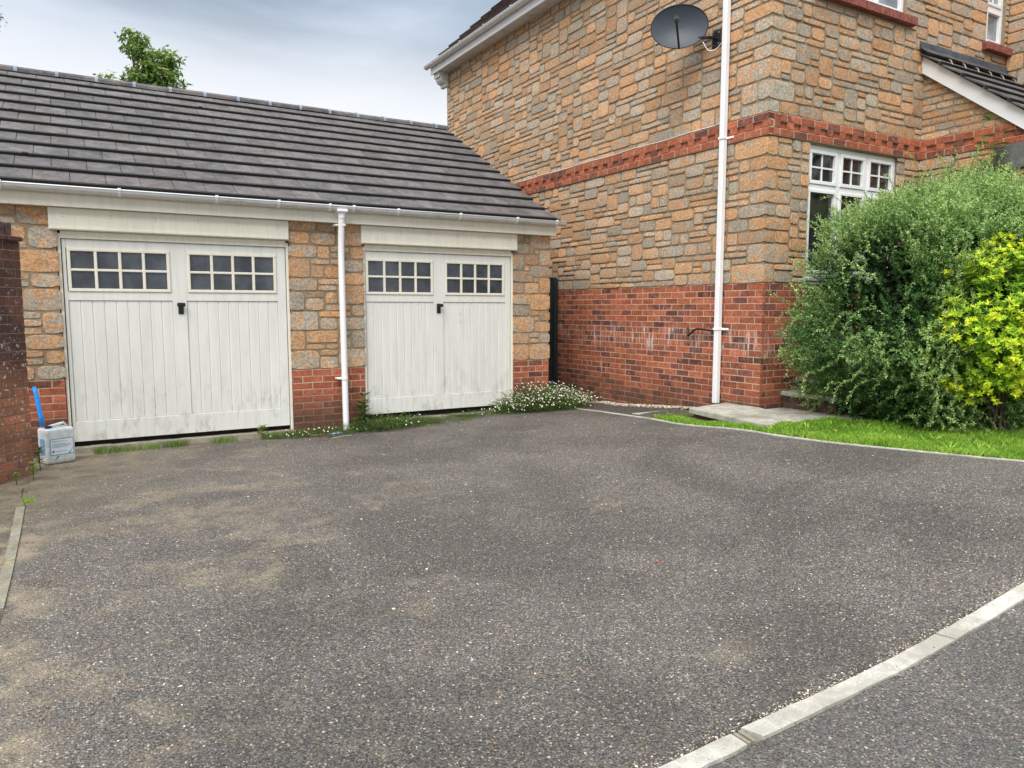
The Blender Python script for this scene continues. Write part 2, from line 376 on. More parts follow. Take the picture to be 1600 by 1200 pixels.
# strip of bare dirt under the old wall
# road in front of the kerb
mb=MB()
rx=lin(-9,22,62); 
for k in range(25):
    for x in rx:
        y=(kerb_y(x)-.076)-(k/24)**1.6*12; mb.v.append((x,y,G(x,y)-.008))
for j in range(24):
    for i in range(62):
        a=j*63+i; mb.f.append((a,a+1,a+64,a+63)); mb.c.append((.5,.5,.5,1)); mb.m.append(0)
struct(mb.build('road',M['road'],recalc=False,smooth=True))
# tarmac path beside the house
sheet('side_path',M['path'],lambda y:(edge_x(y)+.04,6.30),lin(6.25,14.5,24),4,.002)
# lawn base
M['lawnbase']=mat_plain('lawn_soil',(.055,.085,.022),.95,var=.45,scale=14)
sheet('lawn',M['lawnbase'],lambda y:(edge_x(y)+.03,13.0),lin(1.9,6.3,30),16,.006)

# kerb stones (foreground), each one an object
def kerb_piece(name,label,x0,x1,ty=0.,wide=.078,skew=0.,group='pale concrete kerb stones between driveway and road'):
    mb=MB(); n=14; top=[];bot=[]
    for i in range(n+1):
        x=x0+(x1-x0)*i/n
        for e,yy in((0,kerb_y(x)+ty),(1,kerb_y(x)+ty-wide)):
            jx=skew*(1 if e else 0)
            w=noise.noise(Vector((x*9,e*5,1)))*.006+noise.noise(Vector((x*37,e*5,4)))*.004
            z=G(x,yy)+.006+noise.noise(Vector((x*6,e,9)))*.002
            mb.v.append((x+jx,yy+(w if e else w*.6),z)); 
            mb.v.append((x+jx,yy+(w if e else w*.6),z-.05))
    for i in range(n):
        a=i*4
        for f in((a,a+2,a+6,a+4),(a,a+4,a+5,a+1),(a+2,a+3,a+7,a+6)): mb.f.append(f); mb.c.append((.5,.5,.5,1)); mb.m.append(0)
    for a in(0,n*4): mb.f.append((a,a+1,a+3,a+2)); mb.c.append((.5,.5,.5,1)); mb.m.append(0)
    o=mb.build(name,M['kerb']); tag(o,label,'kerb stone',group)
kerb_piece('kerb_stone','yellowish broken-ended kerb stone at the bottom edge of the photo',.62,1.93,-.004)
kerb_piece('kerb_stone','long pale kerb stone between the mortared joint and the dark crack',1.99,3.275,0,skew=.03)
kerb_piece('kerb_stone','pale kerb stone right of the dark crack, running to the right edge',3.29,4.72,.002,skew=.02)
mb=MB(); mb.box(1.94,1.955,kerb_y(1.9)-.074,kerb_y(1.9)-.003,G(1.9,1.7)-.04,G(1.9,1.7)+.0045); mb.box(1.965,1.978,kerb_y(1.9)-.074,kerb_y(1.9)-.003,G(1.9,1.7)-.04,G(1.9,1.7)+.0055)
tag(mb.build('mortar_joint',M['sill']),'raised mortar joint between the two nearest kerb stones','mortar')
# left edging
for a,b,lb in((4.2,4.93,'near piece of narrow concrete edging at the left edge of the photo'),(4.94,6.22,'far piece of narrow concrete edging, ending at the small green weed')):
    mb=MB(); n=8
    for i in range(n+1):
        y=a+(b-a)*i/n; x=left_x(y)
        for dx,dz in((-.055,-.04),(-.055,.010),(-.002,.010),(-.002,-.04)): mb.v.append((x+dx,y,G(x,y)+dz+noise.noise(Vector((y*5,dx*50,0)))*.003))
    for i in range(n):
        for k in range(3):
            q=i*4+k; mb.f.append((q,q+1,q+5,q+4)); mb.c.append((.5,.5,.5,1)); mb.m.append(0)
    for q in(0,n*4): mb.f.append((q,q+1,q+2,q+3)); mb.c.append((.5,.5,.5,1)); mb.m.append(0)
    tag(mb.build('edging_stone',M['concrete']),lb,'edging','narrow edging left of the driveway')
# thin edging between driveway and lawn
mb=MB(); pts=[]
NE=150
for i in range(NE+1):
    y=1.9+(9.0-1.9)*i/NE; x=edge_x(y); pts.append((x,y))
for i,(x,y) in enumerate(pts):
    w=noise.noise(Vector((y*4,0,0)))*.006; z=G(x,y)
    for dx,dz in((-.012,-.03),(-.012+w,.008),(.026+w,.010),(.03,-.03)): mb.v.append((x+dx,y,z+dz))
for i in range(NE):
    for k in range(3):
        q=i*4+k; mb.f.append((q,q+1,q+5,q+4)); mb.c.append((.5,.5,.5,1)); mb.m.append(0)
tag(mb.build('lawn_edging',M['kerb']),'thin pale edging strip curving between the tarmac and the grass','edging')

# ------------------------------------------------------------------ masonry
def tone_stone(): 
    o=random.random(); return (min(1,max(0,random.gauss(.56,.26))),random.random(),random.random(),1)
def one_stone(mb,O,U,N,u0,u1,z0,z1,depth,tone,cl=False,cr=False,gap=.0065):
    """a rounded stone standing proud of the wall plane; cl / cr: that end is an outer corner"""
    O=Vector(O);U=Vector(U);N=Vector(N)
    a0=u0+(0 if cl else gap+rnd(-.002,.004)); a1=u1-(0 if cr else gap+rnd(-.002,.004)); b0=z0+gap+rnd(-.003,.004); b1=z1-gap-rnd(-.003,.004)
    w=a1-a0;h=b1-b0
    if w<.03 or h<.02: return
    nx=max(4,int(round(w/.038))); nz=max(4,int(round(h/.032)))
    r=min(.015*rnd(.5,1.6),w*.18,h*.28); sd=Vector((rnd(0,99),rnd(0,99),rnd(0,99)))
    tilt=rnd(-.5,.5)*.006; tz=rnd(-.5,.5)*.006
    vs=[]
    def es(i,n):   # finer near the borders
        t=i/n; return -1+2*(t if 0<i<n else t)
    ea=min(.2,.005/w); eb=min(.25,.005/h)
    fr=[0,ea]+[ea+(1-2*ea)*i/(nx-2) for i in range(1,nx-2)]+[1-ea,1]
    fz=[0,eb]+[eb+(1-2*eb)*i/(nz-2) for i in range(1,nz-2)]+[1-eb,1]
    for j in range(nz+1):
        t=fz[j]*2-1
        for i in range(nx+1):
            s=fr[i]*2-1
            sc=s; rr=r*(abs(s)**5)*(abs(t)**5)
            rx=0 if((cl and s<0)or(cr and s>0)) else rr
            u=a0+w*(s+1)/2-math.copysign(rx,s); z=b0+h*(t+1)/2-math.copysign(rr,t)
            d=depth+tilt*s+tz*t+noise.noise(Vector((u*16,z*16,0))+sd)*.006+noise.noise(Vector((u*40,z*40,0))+sd)*.004
            eu=abs(s)>.999 and not((cl and s<0)or(cr and s>0)); ez=abs(t)>.999
            if eu or ez: d=-.004
            elif (abs(s)>1-2*ea-.01 and not((cl and s<0)or(cr and s>0))) or abs(t)>1-2*eb-.01: d*=.80
            if not(eu or ez):
                u+=noise.noise(Vector((z*30,u*8,3))+sd)*.004
            else:
                u+=noise.noise(Vector((z*18,7,3))+sd)*.006*(1 if eu else 0); z+=noise.noise(Vector((u*14,7,9))+sd)*.006*(1 if ez else 0)
            if cl and s<-.999: u=u0-depth*.9; d=depth*.9 if not ez else -.004
            if cr and s>.999: u=u1+depth*.9; d=depth*.9 if not ez else -.004
            vs.append(O+U*u+Vector((0,0,z))+N*d)
    fs=[(j*(nx+1)+i,j*(nx+1)+i+1,(j+1)*(nx+1)+i+1,(j+1)*(nx+1)+i) for j in range(nz) for i in range(nx)]
    mb.add(vs,fs,tone)
def rubble(mb,O,U,N,u0,u1,z0,z1,holes=(),du=.078,dv=.073,depth=.018,sizes=None):
    nu=max(1,round((u1-u0)/du)); nv=max(1,round((z1-z0)/dv)); du=(u1-u0)/nu; dv=(z1-z0)/nv
    occ=[[False]*nu for _ in range(nv)]
    for(a,b,c,d)in holes:
        for j in range(nv):
            for i in range(nu):
                cu=u0+(i+.5)*du;cz=z0+(j+.5)*dv
                if a<cu<b and c<cz<d: occ[j][i]=True
    S_=sizes or [(2,1),(3,1),(4,1),(5,1),(6,1),(3,1),(4,1),(3,2),(4,2),(4,2),(5,2),(2,2),(3,2),(3,3),(4,2),(5,2),(6,2),(2,2)]
    for j in range(nv):
        i=0
        while i<nu:
            if occ[j][i]: i+=1; continue
            run=0
            while i+run<nu and not occ[j][i+run]: run+=1
            for _ in range(12):
                w,h=random.choice(S_)
                if w>run: continue
                if run-w==1: 
                    if w+1<=6: w+=1
                    else: continue
                if j+h>nv: continue
                if any(occ[j+q][i+p] for q in range(h) for p in range(w)): continue
                if j+h==nv-1 and random.random()<.5: continue
                break
            else: w,h=min(run,3),1
            if run-w==1: w+=1
            w=min(w,run)
            for q in range(h):
                for p in range(w): occ[j+q][i+p]=True
            one_stone(mb,O,U,N,u0+i*du,u0+(i+w)*du,z0+j*dv,z0+(j+h)*dv,depth*rnd(.7,1.35),tone_stone())
            i+=w
def quoins(mb1,O1,U1,N1,e1,s1,mb2,O2,U2,N2,e2,s2,z0,z1,depth=.02,lens=((.36,.20),(.22,.34)),dv=.073,limit=None):
    """stones that wrap an outer corner: face 1 ends at u=e1 (its stone extends to direction s1), face 2 likewise; returns the used spans"""
    n=round((z1-z0)/dv); dv=(z1-z0)/n; j=0; holes1=[];holes2=[]; k=0
    while j<n:
        h=random.choice([2,3,3,2]); 
        if n-j-h==1: h+=1
        h=min(h,n-j); la,lb=lens[k%2]; la*=rnd(.85,1.15); lb*=rnd(.85,1.15)
        la=max(1,round(la/.078))*.078; lb=max(1,round(lb/.078))*.078
        if limit: la=min(la,limit[0]); lb=min(lb,limit[1])
        t=tone_stone(); za=z0+j*dv; zb=z0+(j+h)*dv
        if s1>0: one_stone(mb1,O1,U1,N1,e1,e1+la,za,zb,depth,t,cl=True); holes1.append((e1,e1+la,za,zb))
        else: one_stone(mb1,O1,U1,N1,e1-la,e1,za,zb,depth,t,cr=True); holes1.append((e1-la,e1,za,zb))
        if s2>0: one_stone(mb2,O2,U2,N2,e2,e2+lb,za,zb,depth,t,cl=True); holes2.append((e2,e2+lb,za,zb))
        else: one_stone(mb2,O2,U2,N2,e2-lb,e2,za,zb,depth,t,cr=True); holes2.append((e2-lb,e2,za,zb))
        j+=h;k+=1
    return holes1,holes2
def bricks(mb,O,U,N,u0,u1,z0,z1,course=.075,L=.215,H=.065,depth=.0022,holes=(),phase=0.,bond=.5,darkp=.28,skip=None):
    O=Vector(O);U=Vector(U);N=Vector(N); n=max(1,round((z1-z0)/course)); course=(z1-z0)/n; H=course-.010
    for j in range(n):
        u=u0-(((j%2)*bond+phase)%1.)*(L+.01)
        while u<u1-.01:
            a=max(u,u0);b=min(u+L,u1); zc=z0+(j+.5)*course
            if b-a>.02:
                cu=(a+b)/2
                segs=[(a,b)]
                for h in holes:
                    if h[2]<zc<h[3]:
                        ns=[]
                        for (p,q) in segs:
                            if h[0]<=p and q<=h[1]: continue
                            if p<h[0]<q: ns.append((p,h[0])); 
                            if p<h[1]<q: ns.append((h[1],q))
                            if q<=h[0] or p>=h[1]: ns.append((p,q))
                        segs=ns
                for(p,q)in segs:
                    if q-p<.02: continue
                    dk=random.random()<darkp
                    tone=(rnd(.75,1) if dk else rnd(.0,.55),rnd(.1,1),random.random(),1)
                    e=rnd(-.0015,.0015)
                    c=O+U*((p+q)/2)+Vector((0,0,zc+rnd(-.001,.001)))+N*(depth-.02+e)
                    mb.obox(c,(U,N,Vector((0,0,1))),((q-p)/2,.02,H/2),tone,.0018)
            u+=L+.01
def backing(mb,O,U,N,u0,u1,z0,z1,holes=(),reveal=.10):
    """flat wall plane with openings and their reveals"""
    O=Vector(O);U=Vector(U);N=Vector(N); us=sorted({u0,u1,*[h[0] for h in holes],*[h[1] for h in holes]}); zs=sorted({z0,z1,*[h[2] for h in holes],*[h[3] for h in holes]})
    us=[u for u in us if u0<=u<=u1]; zs=[z for z in zs if z0<=z<=z1]
    P=lambda u,z,d=0:O+U*u+Vector((0,0,z))+N*d
    for a,b in zip(us[:-1],us[1:]):
        for c,d in zip(zs[:-1],zs[1:]):
            if any(h[0]<(a+b)/2<h[1] and h[2]<(c+d)/2<h[3] for h in holes): continue
            mb.poly([P(a,c),P(b,c),P(b,d),P(a,d)])
    for(a,b,c,d)in holes:
        for p,q in(((a,c),(a,d)),((a,d),(b,d)),((b,d),(b,c)),((b,c),(a,c))):
            mb.poly([P(*p),P(*q),P(*q,-reveal),P(*p,-reveal)])

# ------------------------------------------------------------------ HOUSE
HX=6.52; HY=5.65; BACK=13.65; EAV=4.57; PT=.28; B0=1.868; B1=2.10
house=thing('house','two-storey house of orange and grey rubble stone on a red brick plinth','house',(HX,HY,-1.2))
HP=Vector(house.location)
def at_house(o):
    o.parent=house; o.matrix_parent_inverse=Matrix.Translation(-HP); return o
# flank: faces -X; u runs along -Y so that u grows to the right as seen from outside
FO=(HX,BACK,0);FU=(0,-1,0);FN=(-1,0,0); FL=BACK-HY
RO=(HX,HY,0);RU=(1,0,0);RN=(0,-1,0); RL=11.2-HX        # front wall above the porch
win_low=(7.20-HX,8.87-HX,.36,1.852); win_up=(7.20-HX,8.87-HX,3.52,4.48); win_small=(10.66-HX,11.12-HX,3.53,4.48)
sb=MB(); bb=MB(); band=MB(); mo=MB(); bmo=MB()
backing(mo,FO,FU,FN,0,FL,PT,EAV+.1)
backing(mo,RO,RU,RN,0,RL,PT,EAV+.1,[win_low,win_up,win_small])
backing(bmo,FO,FU,FN,0,FL,-1.6,PT); backing(bmo,RO,RU,RN,0,9.3-HX,-1.6,PT)
# back and far walls, plain
mo.poly([(HX,BACK,-1.6),(13.5,BACK,-1.6),(13.5,BACK,EAV+.1),(HX,BACK,EAV+.1)])
mo.poly([(13.5,BACK,-1.6),(13.5,4.4,-1.6),(13.5,4.4,EAV+.1),(13.5,BACK,EAV+.1)])
for z0,z1 in((PT,B0),(B1,EAV+.05)):
    ha,hb=quoins(sb,FO,FU,FN,FL,-1,sb,RO,RU,RN,0,1,z0,z1,.014,((.40,.18),(.20,.38)))
    rubble(sb,FO,FU,FN,0,FL,z0,z1,ha,depth=.014)
    rubble(sb,RO,RU,RN,0,(9.3-HX) if z0==PT else RL,z0,z1,hb+[win_low,win_up,win_small,(win_up[0]-.08,win_up[1]+.08,3.42,3.52),(win_small[0]-.08,win_small[1]+.08,3.42,3.53)],depth=.015)
bricks(bb,FO,FU,FN,FL+.006-36*.225+.01,FL+.006,PT-.075*25,PT)
bricks(bb,RO,RU,RN,.0,9.3-HX,PT-.075*25,PT,phase=.5)
# band: three courses, the middle one toothed
def band_course(mb,O,U,N,u0,u1,cl=0,cr=0,par=0):
    O=Vector(O);U=Vector(U);N=Vector(N);h=(B1-B0)/3
    for j in range(3):
        L=.215 if j!=1 else .1025; u=u0-(.1125 if j==0 else 0); k=par
        while u<u1-.005:
            a=max(u,u0-(.03 if cl and u<=u0 else 0)); b=min(u+L,u1+(.03 if cr else 0))
            if u+L<u1: b=u+L
            d=.030 if j!=1 else (.030 if k%2==0 else .004)
            if j==1 and (u+L>=u1 and cr): d=.03
            if b-a>.02:
                tone=(rnd(.7,.95) if random.random()<.22 else rnd(0,.5),rnd(.3,1),random.random(),1)
                c=O+U*((a+b)/2)+Vector((0,0,B0+(j+.5)*h))+N*(d-.035)
                mb.obox(c,(U,N,Vector((0,0,1))),((b-a)/2,.035,h/2-.0045),tone,.003)
            u+=L+.010;k+=1
        # joint behind the proud bricks
        mb.obox(O+U*((u0+u1)/2)+Vector((0,0,B0+(j+.5)*h))+N*(-.03+(.026 if j!=1 else -.002)),(U,N,Vector((0,0,1))),((u1-u0)/2+(.0 if j!=1 else 0),.03,h/2-.0001),(.5,.5,.5,1),0,1)
band_course(band,FO,FU,FN,FL+.03+.01-36*.225,FL+.03,0,0,1); band_course(band,RO,RU,RN,.046,9.3-HX-.03,0,0)
# porch projection: wall facing -X at x = 9.3, then its own front
PO=(9.3,HY,0);PU=(0,-1,0);PN=(-1,0,0); PL=1.9
backing(mo,PO,PU,PN,0,PL,PT,B1); backing(bmo,PO,PU,PN,0,PL,-1.6,PT)
ml=(.93,1.75,1.575,1.868)
rubble(sb,PO,PU,PN,0,PL,PT,B0,[ml],du=.09); bricks(bb,PO,PU,PN,0,PL,PT-.075*22,PT)
# stone above the band, below the rake
slope=.765
def rake_z(y): return 3.14+(y-HY)*slope
nrow=12
for j in range(nrow):
    z=B1+j*.085; 
    y=HY
    # clipped rubble rows under the rake
    umax=min(PL,(3.10-(z+.085))/slope)
    if umax<.15: break
    u=0
    while u<umax-.05:
        w=min(rnd(.18,.42),umax-u)
        if umax-u-w<.1: w=umax-u
        one_stone(sb,PO,PU,PN,u,u+w,z,z+.085,.010,tone_stone()); u+=w
mo.poly([(9.3,HY,B1),(9.3,HY-1.35,B1),(9.3,HY,3.16)])
band_course(band,PO,PU,PN,0,PL,0,0)
mo.poly([(9.3,HY-PL,-1.6),(11.2,HY-PL,-1.6),(11.2,HY-PL,2.2),(9.3,HY-PL,2.2)])
# wing beyond the porch: wall facing -X at x = 11.2
WO=(11.2,HY,0)
backing(mo,WO,PU,PN,0,1.4,PT,EAV+.6); rubble(sb,WO,PU,PN,0,1.4,1.9,EAV+.5,depth=.014)
mo.poly([(11.2,HY-1.4,-1.6),(13.5,HY-1.4,-1.6),(13.5,HY-1.4,EAV+.6),(11.2,HY-1.4,EAV+.6)])
wallo=sb.build('wall_stones',M['stone'],recalc=False); smooth_by_angle(wallo,38); at_house(wallo)
at_house(mo.build('wall',M['mortar'],recalc=False)); at_house(bmo.build('plinth_mortar',M['bm'],recalc=False))
at_house(bb.build('brick_plinth',M['brick'])); at_house(band.build('brick_band',[M['brickg'],M['bm']]))
lin_=MB(); lin_.obox((9.285,HY-(ml[0]+ml[1])/2,(ml[2]+ml[3])/2),((0,1,0),(1,0,0),(0,0,1)),((ml[1]-ml[0])/2-.008,.03,(ml[3]-ml[2])/2-.008),(.5,.5,.5,1),.006)
at_house(lin_.build('stone_lintel',mat_concrete('grey_lintel',(.20,.20,.19),(.12,.12,.11),(.2,.2,.15))))
# gable triangle + roof
RX=10.0; PITCH=R(43); tanp=math.tan(PITCH)
gz=lambda x:4.74+(x-6.2)*tanp if x<RX else 4.74+(2*RX-x-6.2)*tanp
mg=MB(); mg.poly([(HX,BACK,EAV+.1),(13.5,BACK,EAV+.1),(RX,BACK,gz(RX)-.1)]); at_house(mg.build('gable',M['mortar'],recalc=False)); mg=MB()
mg.poly([(HX,HY,EAV+.1),(RX,HY,gz(RX)-.1),(13.5,HY,EAV+.1)])
at_house(mg.build('gable',M['mortar'],recalc=False))
def roof_plane(mb,x0,z0,dx,dz,y0,y1,gauge,n,tw,thick=.022,lift=.022):
    """courses of flat interlocking tiles; (dx,dz) unit vector up the slope in the x-z plane, rows along y"""
def tile_rows(mb,A,up,along,L,n,gauge,tw,thick=.02,lift=.03,jit=.004,edge=.0):
    A=Vector(A);up=Vector(up).normalized();along=Vector(along).normalized();nr=along.cross(up)
    if nr.z<0: nr=-nr
    for j in range(n):
        u=-(tw*.5 if j%2 else 0)
        while u<L-.01:
            a=max(u,0);b=min(u+tw-.004,L)
            if b-a>.02:
                e=rnd(-jit,jit); tone=(random.random(),random.random(),rnd(0,.8),1)
                p0=A+up*(gauge*j-.02+e)+along*((a+b)/2)
                # tile lies on the one below: tail lifted
                ang=math.atan2(lift,gauge+.06); t2=(up*math.cos(ang)-nr*math.sin(ang)).normalized(); n2=(nr*math.cos(ang)+up*math.sin(ang)).normalized()
                ln=gauge+.05
                c=p0+nr*(lift+rnd(-.0015,.0015))+t2*(ln/2)+n2*(-thick/2)
                mb.obox(c,(along,t2,n2),((b-a)/2,ln/2,thick/2),tone,.0025)
                # near-black strip along the tile nose at the lap
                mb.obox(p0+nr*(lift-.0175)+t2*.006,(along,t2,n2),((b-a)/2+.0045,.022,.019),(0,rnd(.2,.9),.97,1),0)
                if random.random()<.035:   # moss lump on the lap
                    q=p0+nr*(lift)+along*rnd(-.1,.1); r=rnd(.008,.02)
                    mb.obox(q,(along,t2,n2),(r*1.6,r,r*.8),(0,.5,.97,1),r*.4)
            u+=tw
rt=MB(); n=15
tile_rows(rt,(6.20,HY-.1,4.76),(math.cos(PITCH),0,math.sin(PITCH)),(0,1,0),BACK+.17-HY+.1,n,.33,.30)
tile_rows(rt,(13.8,HY-.1,4.76),(-math.cos(PITCH),0,math.sin(PITCH)),(0,1,0),BACK+.17-HY+.1,n,.33,.30)
M['htile']=mat_plain('house_roof_tile',(.085,.055,.05),.85,var=.35,scale=14)
at_house(rt.build('roof',M['htile']))
rb=MB(); ya,yb=HY-.08,BACK+.14
rb.poly([(6.22,ya,4.745),(RX,ya,gz(RX)),(RX,yb,gz(RX)),(6.22,yb,4.745)]); rb.poly([(13.78,ya,4.745),(RX,ya,gz(RX)),(RX,yb,gz(RX)),(13.78,yb,4.745)])
at_house(rb.build('roof_underlay',M['dark'],recalc=False))
fa=MB(); fa.box(6.25,6.275,HY-.08,13.83,4.58,4.755,ch=.002)
at_house(fa.build('fascia',M['upvc']))
so=MB(); so.box(6.277,HX+.01,HY-.08,13.81,4.60,4.612); at_house(so.build('soffit',M['gutter']))
be=MB(); be.prism([(6.277,13.815,4.60),(6.60,13.815,4.60),(6.62,13.815,5.02),(6.277,13.815,4.74)],(0,0,0),(0,.015,0)); at_house(be.build('box_end',M['upvc']))
def gutter(name,x0,p0,p1,nrm,r=.056,parent=None,mat=None):
    """half-round gutter from p0 to p1 hanging out in direction nrm"""
    p0=Vector(p0);p1=Vector(p1);nr=Vector(nrm);d=(p1-p0);L=d.length
    prof=[];k=12
    for i in range(k+1):
        a=math.pi*i/k; prof.append(nr*(r-r*math.cos(a))+Vector((0,0,-r*math.sin(a)*.95)))
    inner=[]
    for i in range(k,-1,-1):
        a=math.pi*i/k; rr=r-.004; inner.append(nr*(r-rr*math.cos(a))+Vector((0,0,-rr*math.sin(a)*.95)))
    mb=MB(); mb.prism([p0+q for q in prof+inner],(0,0,0),d)
    # end stops
    for e in(Vector(),d):
        mb.prism([p0+q+e-d.normalized()*.004 for q in prof],(0,0,0),d.normalized()*.008)
    o=mb.build(name,mat or M['gutter']); smooth_by_angle(o,40)
    lp=MB(); lp.tube([p0+nr*(2*r)+Vector((0,0,.002)),p0+nr*(2*r)+Vector((0,0,.002))+d],.0065,8); 
    o2=lp.build('gutter_lip',M['lip'],smooth=True); o2.parent=o
    return o
gh=gutter('gutter',0,(6.245,HY-.1,4.74),(6.245,13.9,4.74),(-1,0,0)); at_house(gh)
def gutter_bracket(p,nr,along,r=.0605):
    mb=MB(); nr=Vector(nr);al=Vector(along);prof=[]
    for i in range(13):
        a=math.pi*i/12; prof.append(Vector(p)+nr*(.056-r*math.cos(a))+Vector((0,0,-r*math.sin(a)*.95)))
    inn=[Vector(p)+nr*(.056-(r-.004)*math.cos(math.pi*i/12))+Vector((0,0,-(r-.004)*math.sin(math.pi*i/12)*.95)) for i in range(12,-1,-1)]
    mb.prism(prof+inn,-al*.012,al*.012); mb.obox(Vector(p)+nr*.115+Vector((0,0,.006)),(nr,al,(0,0,1)),(.009,.015,.012),ch=.002)
    return mb
for y in(13.2,12.3,11.4,10.5,9.6,8.7): 
    b=gutter_bracket((6.245,y,4.74),(-1,0,0),(0,1,0)).build('gutter_bracket',M['gutter']); b.parent=gh
# reparent fix: gutter itself carries world coords under house
# corbel under the box end
cb=MB(); y0,y1=13.66,13.80
prof=[(6.50,4.60),(6.36,4.60),(6.36,4.50),(6.395,4.50),(6.40,4.46),(6.425,4.425),(6.46,4.41),(6.46,4.37),(6.52,4.36),(6.56,4.36),(6.56,4.60)]
prof=[(6.30,4.597),(6.30,4.50),(6.335,4.50),(6.345,4.45),(6.38,4.405),(6.44,4.39),(6.44,4.34),(6.50,4.33),(6.50,4.597)]
cb.prism([(x,y0-.12,z) for x,z in prof],(0,0,0),(0,.24,0)); at_house(cb.build('corbel',M['gutter']))

# windows
def window(name,O,U,N,u0,u1,z0,z1,cols,transom,bars_top=True,parent_fn=at_house,rec=.06,curtain=False,sill=True):
    O=Vector(O);U=Vector(U);N=Vector(N);Z=Vector((0,0,1))
    def bx(mb,a,b,c,d,d0,d1,ch=.003,tone=(.5,.5,.5,1)):
        mb.obox(O+U*((a+b)/2)+Z*((c+d)/2)+N*((d0+d1)/2-rec),(U,N,Z),((b-a)/2,abs(d1-d0)/2,(d-c)/2),tone,ch)
    fr=MB(); t=.048
    bx(fr,u0,u1,z1-t,z1,-.04,.02); bx(fr,u0,u1,z0,z0+t,-.04,.02); bx(fr,u0,u0+t,z0+t,z1-t,-.04,.0199); bx(fr,u1-t,u1,z0+t,z1-t,-.04,.0199)
    W=(u1-u0-2*t)/cols
    cells=[]
    zt=transom
    if zt: bx(fr,u0+t,u1-t,zt-.03,zt+.03,-.04,.0198)
    for i in range(1,cols):
        c=u0+t+W*i
        rows=[(z0+t,zt-.03),(zt+.03,z1-t)] if zt else [(z0+t,z1-t)]
        for a,b in rows: bx(fr,c-.03,c+.03,a,b,-.04,.0197)
    gl=MB(); sash=MB(); barm=MB()
    for i in range(cols):
        a=u0+t+W*i+(.03 if i else 0); b=u0+t+W*(i+1)-(.03 if i<cols-1 else 0)
        rows=[(z0+t,(zt-.03) if zt else z1-t,False)]+([(zt+.03,z1-t,True)] if zt else [])
        for c,d,top in rows:
            s=.042 if top else .035
            bx(sash,a+.002,b-.002,d-s,d-.002,-.02,.034); bx(sash,a+.002,b-.002,c+.002,c+s,-.02,.034); bx(sash,a+.002,a+s,c+s,d-s,-.02,.0335); bx(sash,b-s,b-.002,c+s,d-s,-.02,.0335)
            bx(gl,a+s-.002,b-s+.002,c+s-.002,d-s+.002,-.012,-.004,0)
            if top and bars_top:
                m=(a+b)/2; q=(c+d)/2; bx(barm,m-.010,m+.010,c+s,d-s,-.003,.012,.002); bx(barm,a+s,b-s,q-.010,q+.010,-.003,.0115,.002)
    f=fr.build(name,M['upvc']); parent_fn(f)
    kids=[sash.build('sash',M['upvc']),gl.build('pane',M['skyglass'] if curtain else M['glass'])]
    if barm.f: kids.append(barm.build('glazing_bar',M['upvc']))
    if sill=='upvc':
        sm=MB(); bx(sm,u0-.03,u1+.03,z0-.045,z0-.002,-.03,.10,.006); bx(sm,u0-.03,u1+.03,z0-.085,z0-.046,.05,.085,.004); kids.append(sm.build('sill',M['upvc']))
    if sill=='brick':
        sm=MB(); u=u0-.08; Zt=z0-.004; prev=parent_fn
        while u<u1+.07:
            sm.obox(O+U*(u+.034)+Z*(Zt-.047)+N*(.01),(U,N,Z),(.0325,.075,.047),(rnd(0,.4),rnd(.2,.7),random.random(),1),.003); u+=.072
        kids.append(sm.build('sill',M['sillbrick']))
    if curtain:
        cm=MB(); kk=60
        for i in range(kk):
            a=u0+(u1-u0)*i/kk; b=u0+(u1-u0)*(i+1)/kk; da=.01*math.sin(i*1.9); db=.01*math.sin((i+1)*1.9)
            cm.poly([O+U*a+N*(-.2+da)+Z*z0,O+U*b+N*(-.2+db)+Z*z0,O+U*b+N*(-.2+db)+Z*z1,O+U*a+N*(-.2+da)+Z*z1])
        kids.append(cm.build('curtain',M['curtain'],recalc=False))
    rm=MB(); d=.9
    P=lambda u,z,dd:O+U*u+Z*z-N*dd
    rm.poly([P(u0,z0,d),P(u1,z0,d),P(u1,z1,d),P(u0,z1,d)])
    for p,q in(((u0,z0),(u0,z1)),((u0,z1),(u1,z1)),((u1,z1),(u1,z0)),((u1,z0),(u0,z0))): rm.poly([P(*p,.1),P(*q,.1),P(*q,d),P(*p,d)])
    kids.append(rm.build('room_lining',M['dark'],recalc=False))
    for k in kids: k.parent=f
    return f
window('window',RO,RU,RN,*win_low,3,1.39,sill='upvc')
window('window',RO,RU,RN,*win_up,3,None,sill='brick',curtain=True)
window('window',RO,RU,RN,*win_small,1,4.02,sill='brick',curtain=True)
# lean-to porch roof: raking board, tiles, lead flashing with clips
bg=MB(); Lr=1.9
prof=[(9.24,HY-.0,3.135),(9.24,HY-Lr,3.135-Lr*slope),(9.24,HY-Lr,3.135-Lr*slope-.20),(9.24,HY,3.135-.20)]
bg.prism(prof,(0,0,0),(.03,0,0)); at_house(bg.build('bargeboard',M['upvc']))
pr=MB(); ln=math.hypot(1,slope)
tile_rows(pr,(9.18,HY-Lr,3.15-Lr*slope+.015),(0,1/ln,slope/ln),(1,0,0),2.02,7,Lr*ln/7,.30)
pr.prism([(9.20,HY-.02,3.16),(9.20,HY-Lr,3.16-Lr*slope),(9.20,HY-Lr,3.14-Lr*slope),(9.20,HY-.02,3.14)],(0,0,0),(1.98,0,0),(.5,.5,.97,1))
at_house(pr.build('porch_roof',M['tile']))
fl=MB(); 
for k in range(6):
    x=9.14+k*.345; z=3.255+.004*(k%2)
    fl.prism([(x,HY-.031,z+.03),(x,HY-.035,z-.05),(x,HY-.16,z-.05-.125*slope),(x,HY-.164,z-.045-.125*slope),(x,HY-.04,z-.044),(x,HY-.036,z+.03)],(0,0,0),(.35,0,0))
at_house(fl.build('flashing',M['lead']))
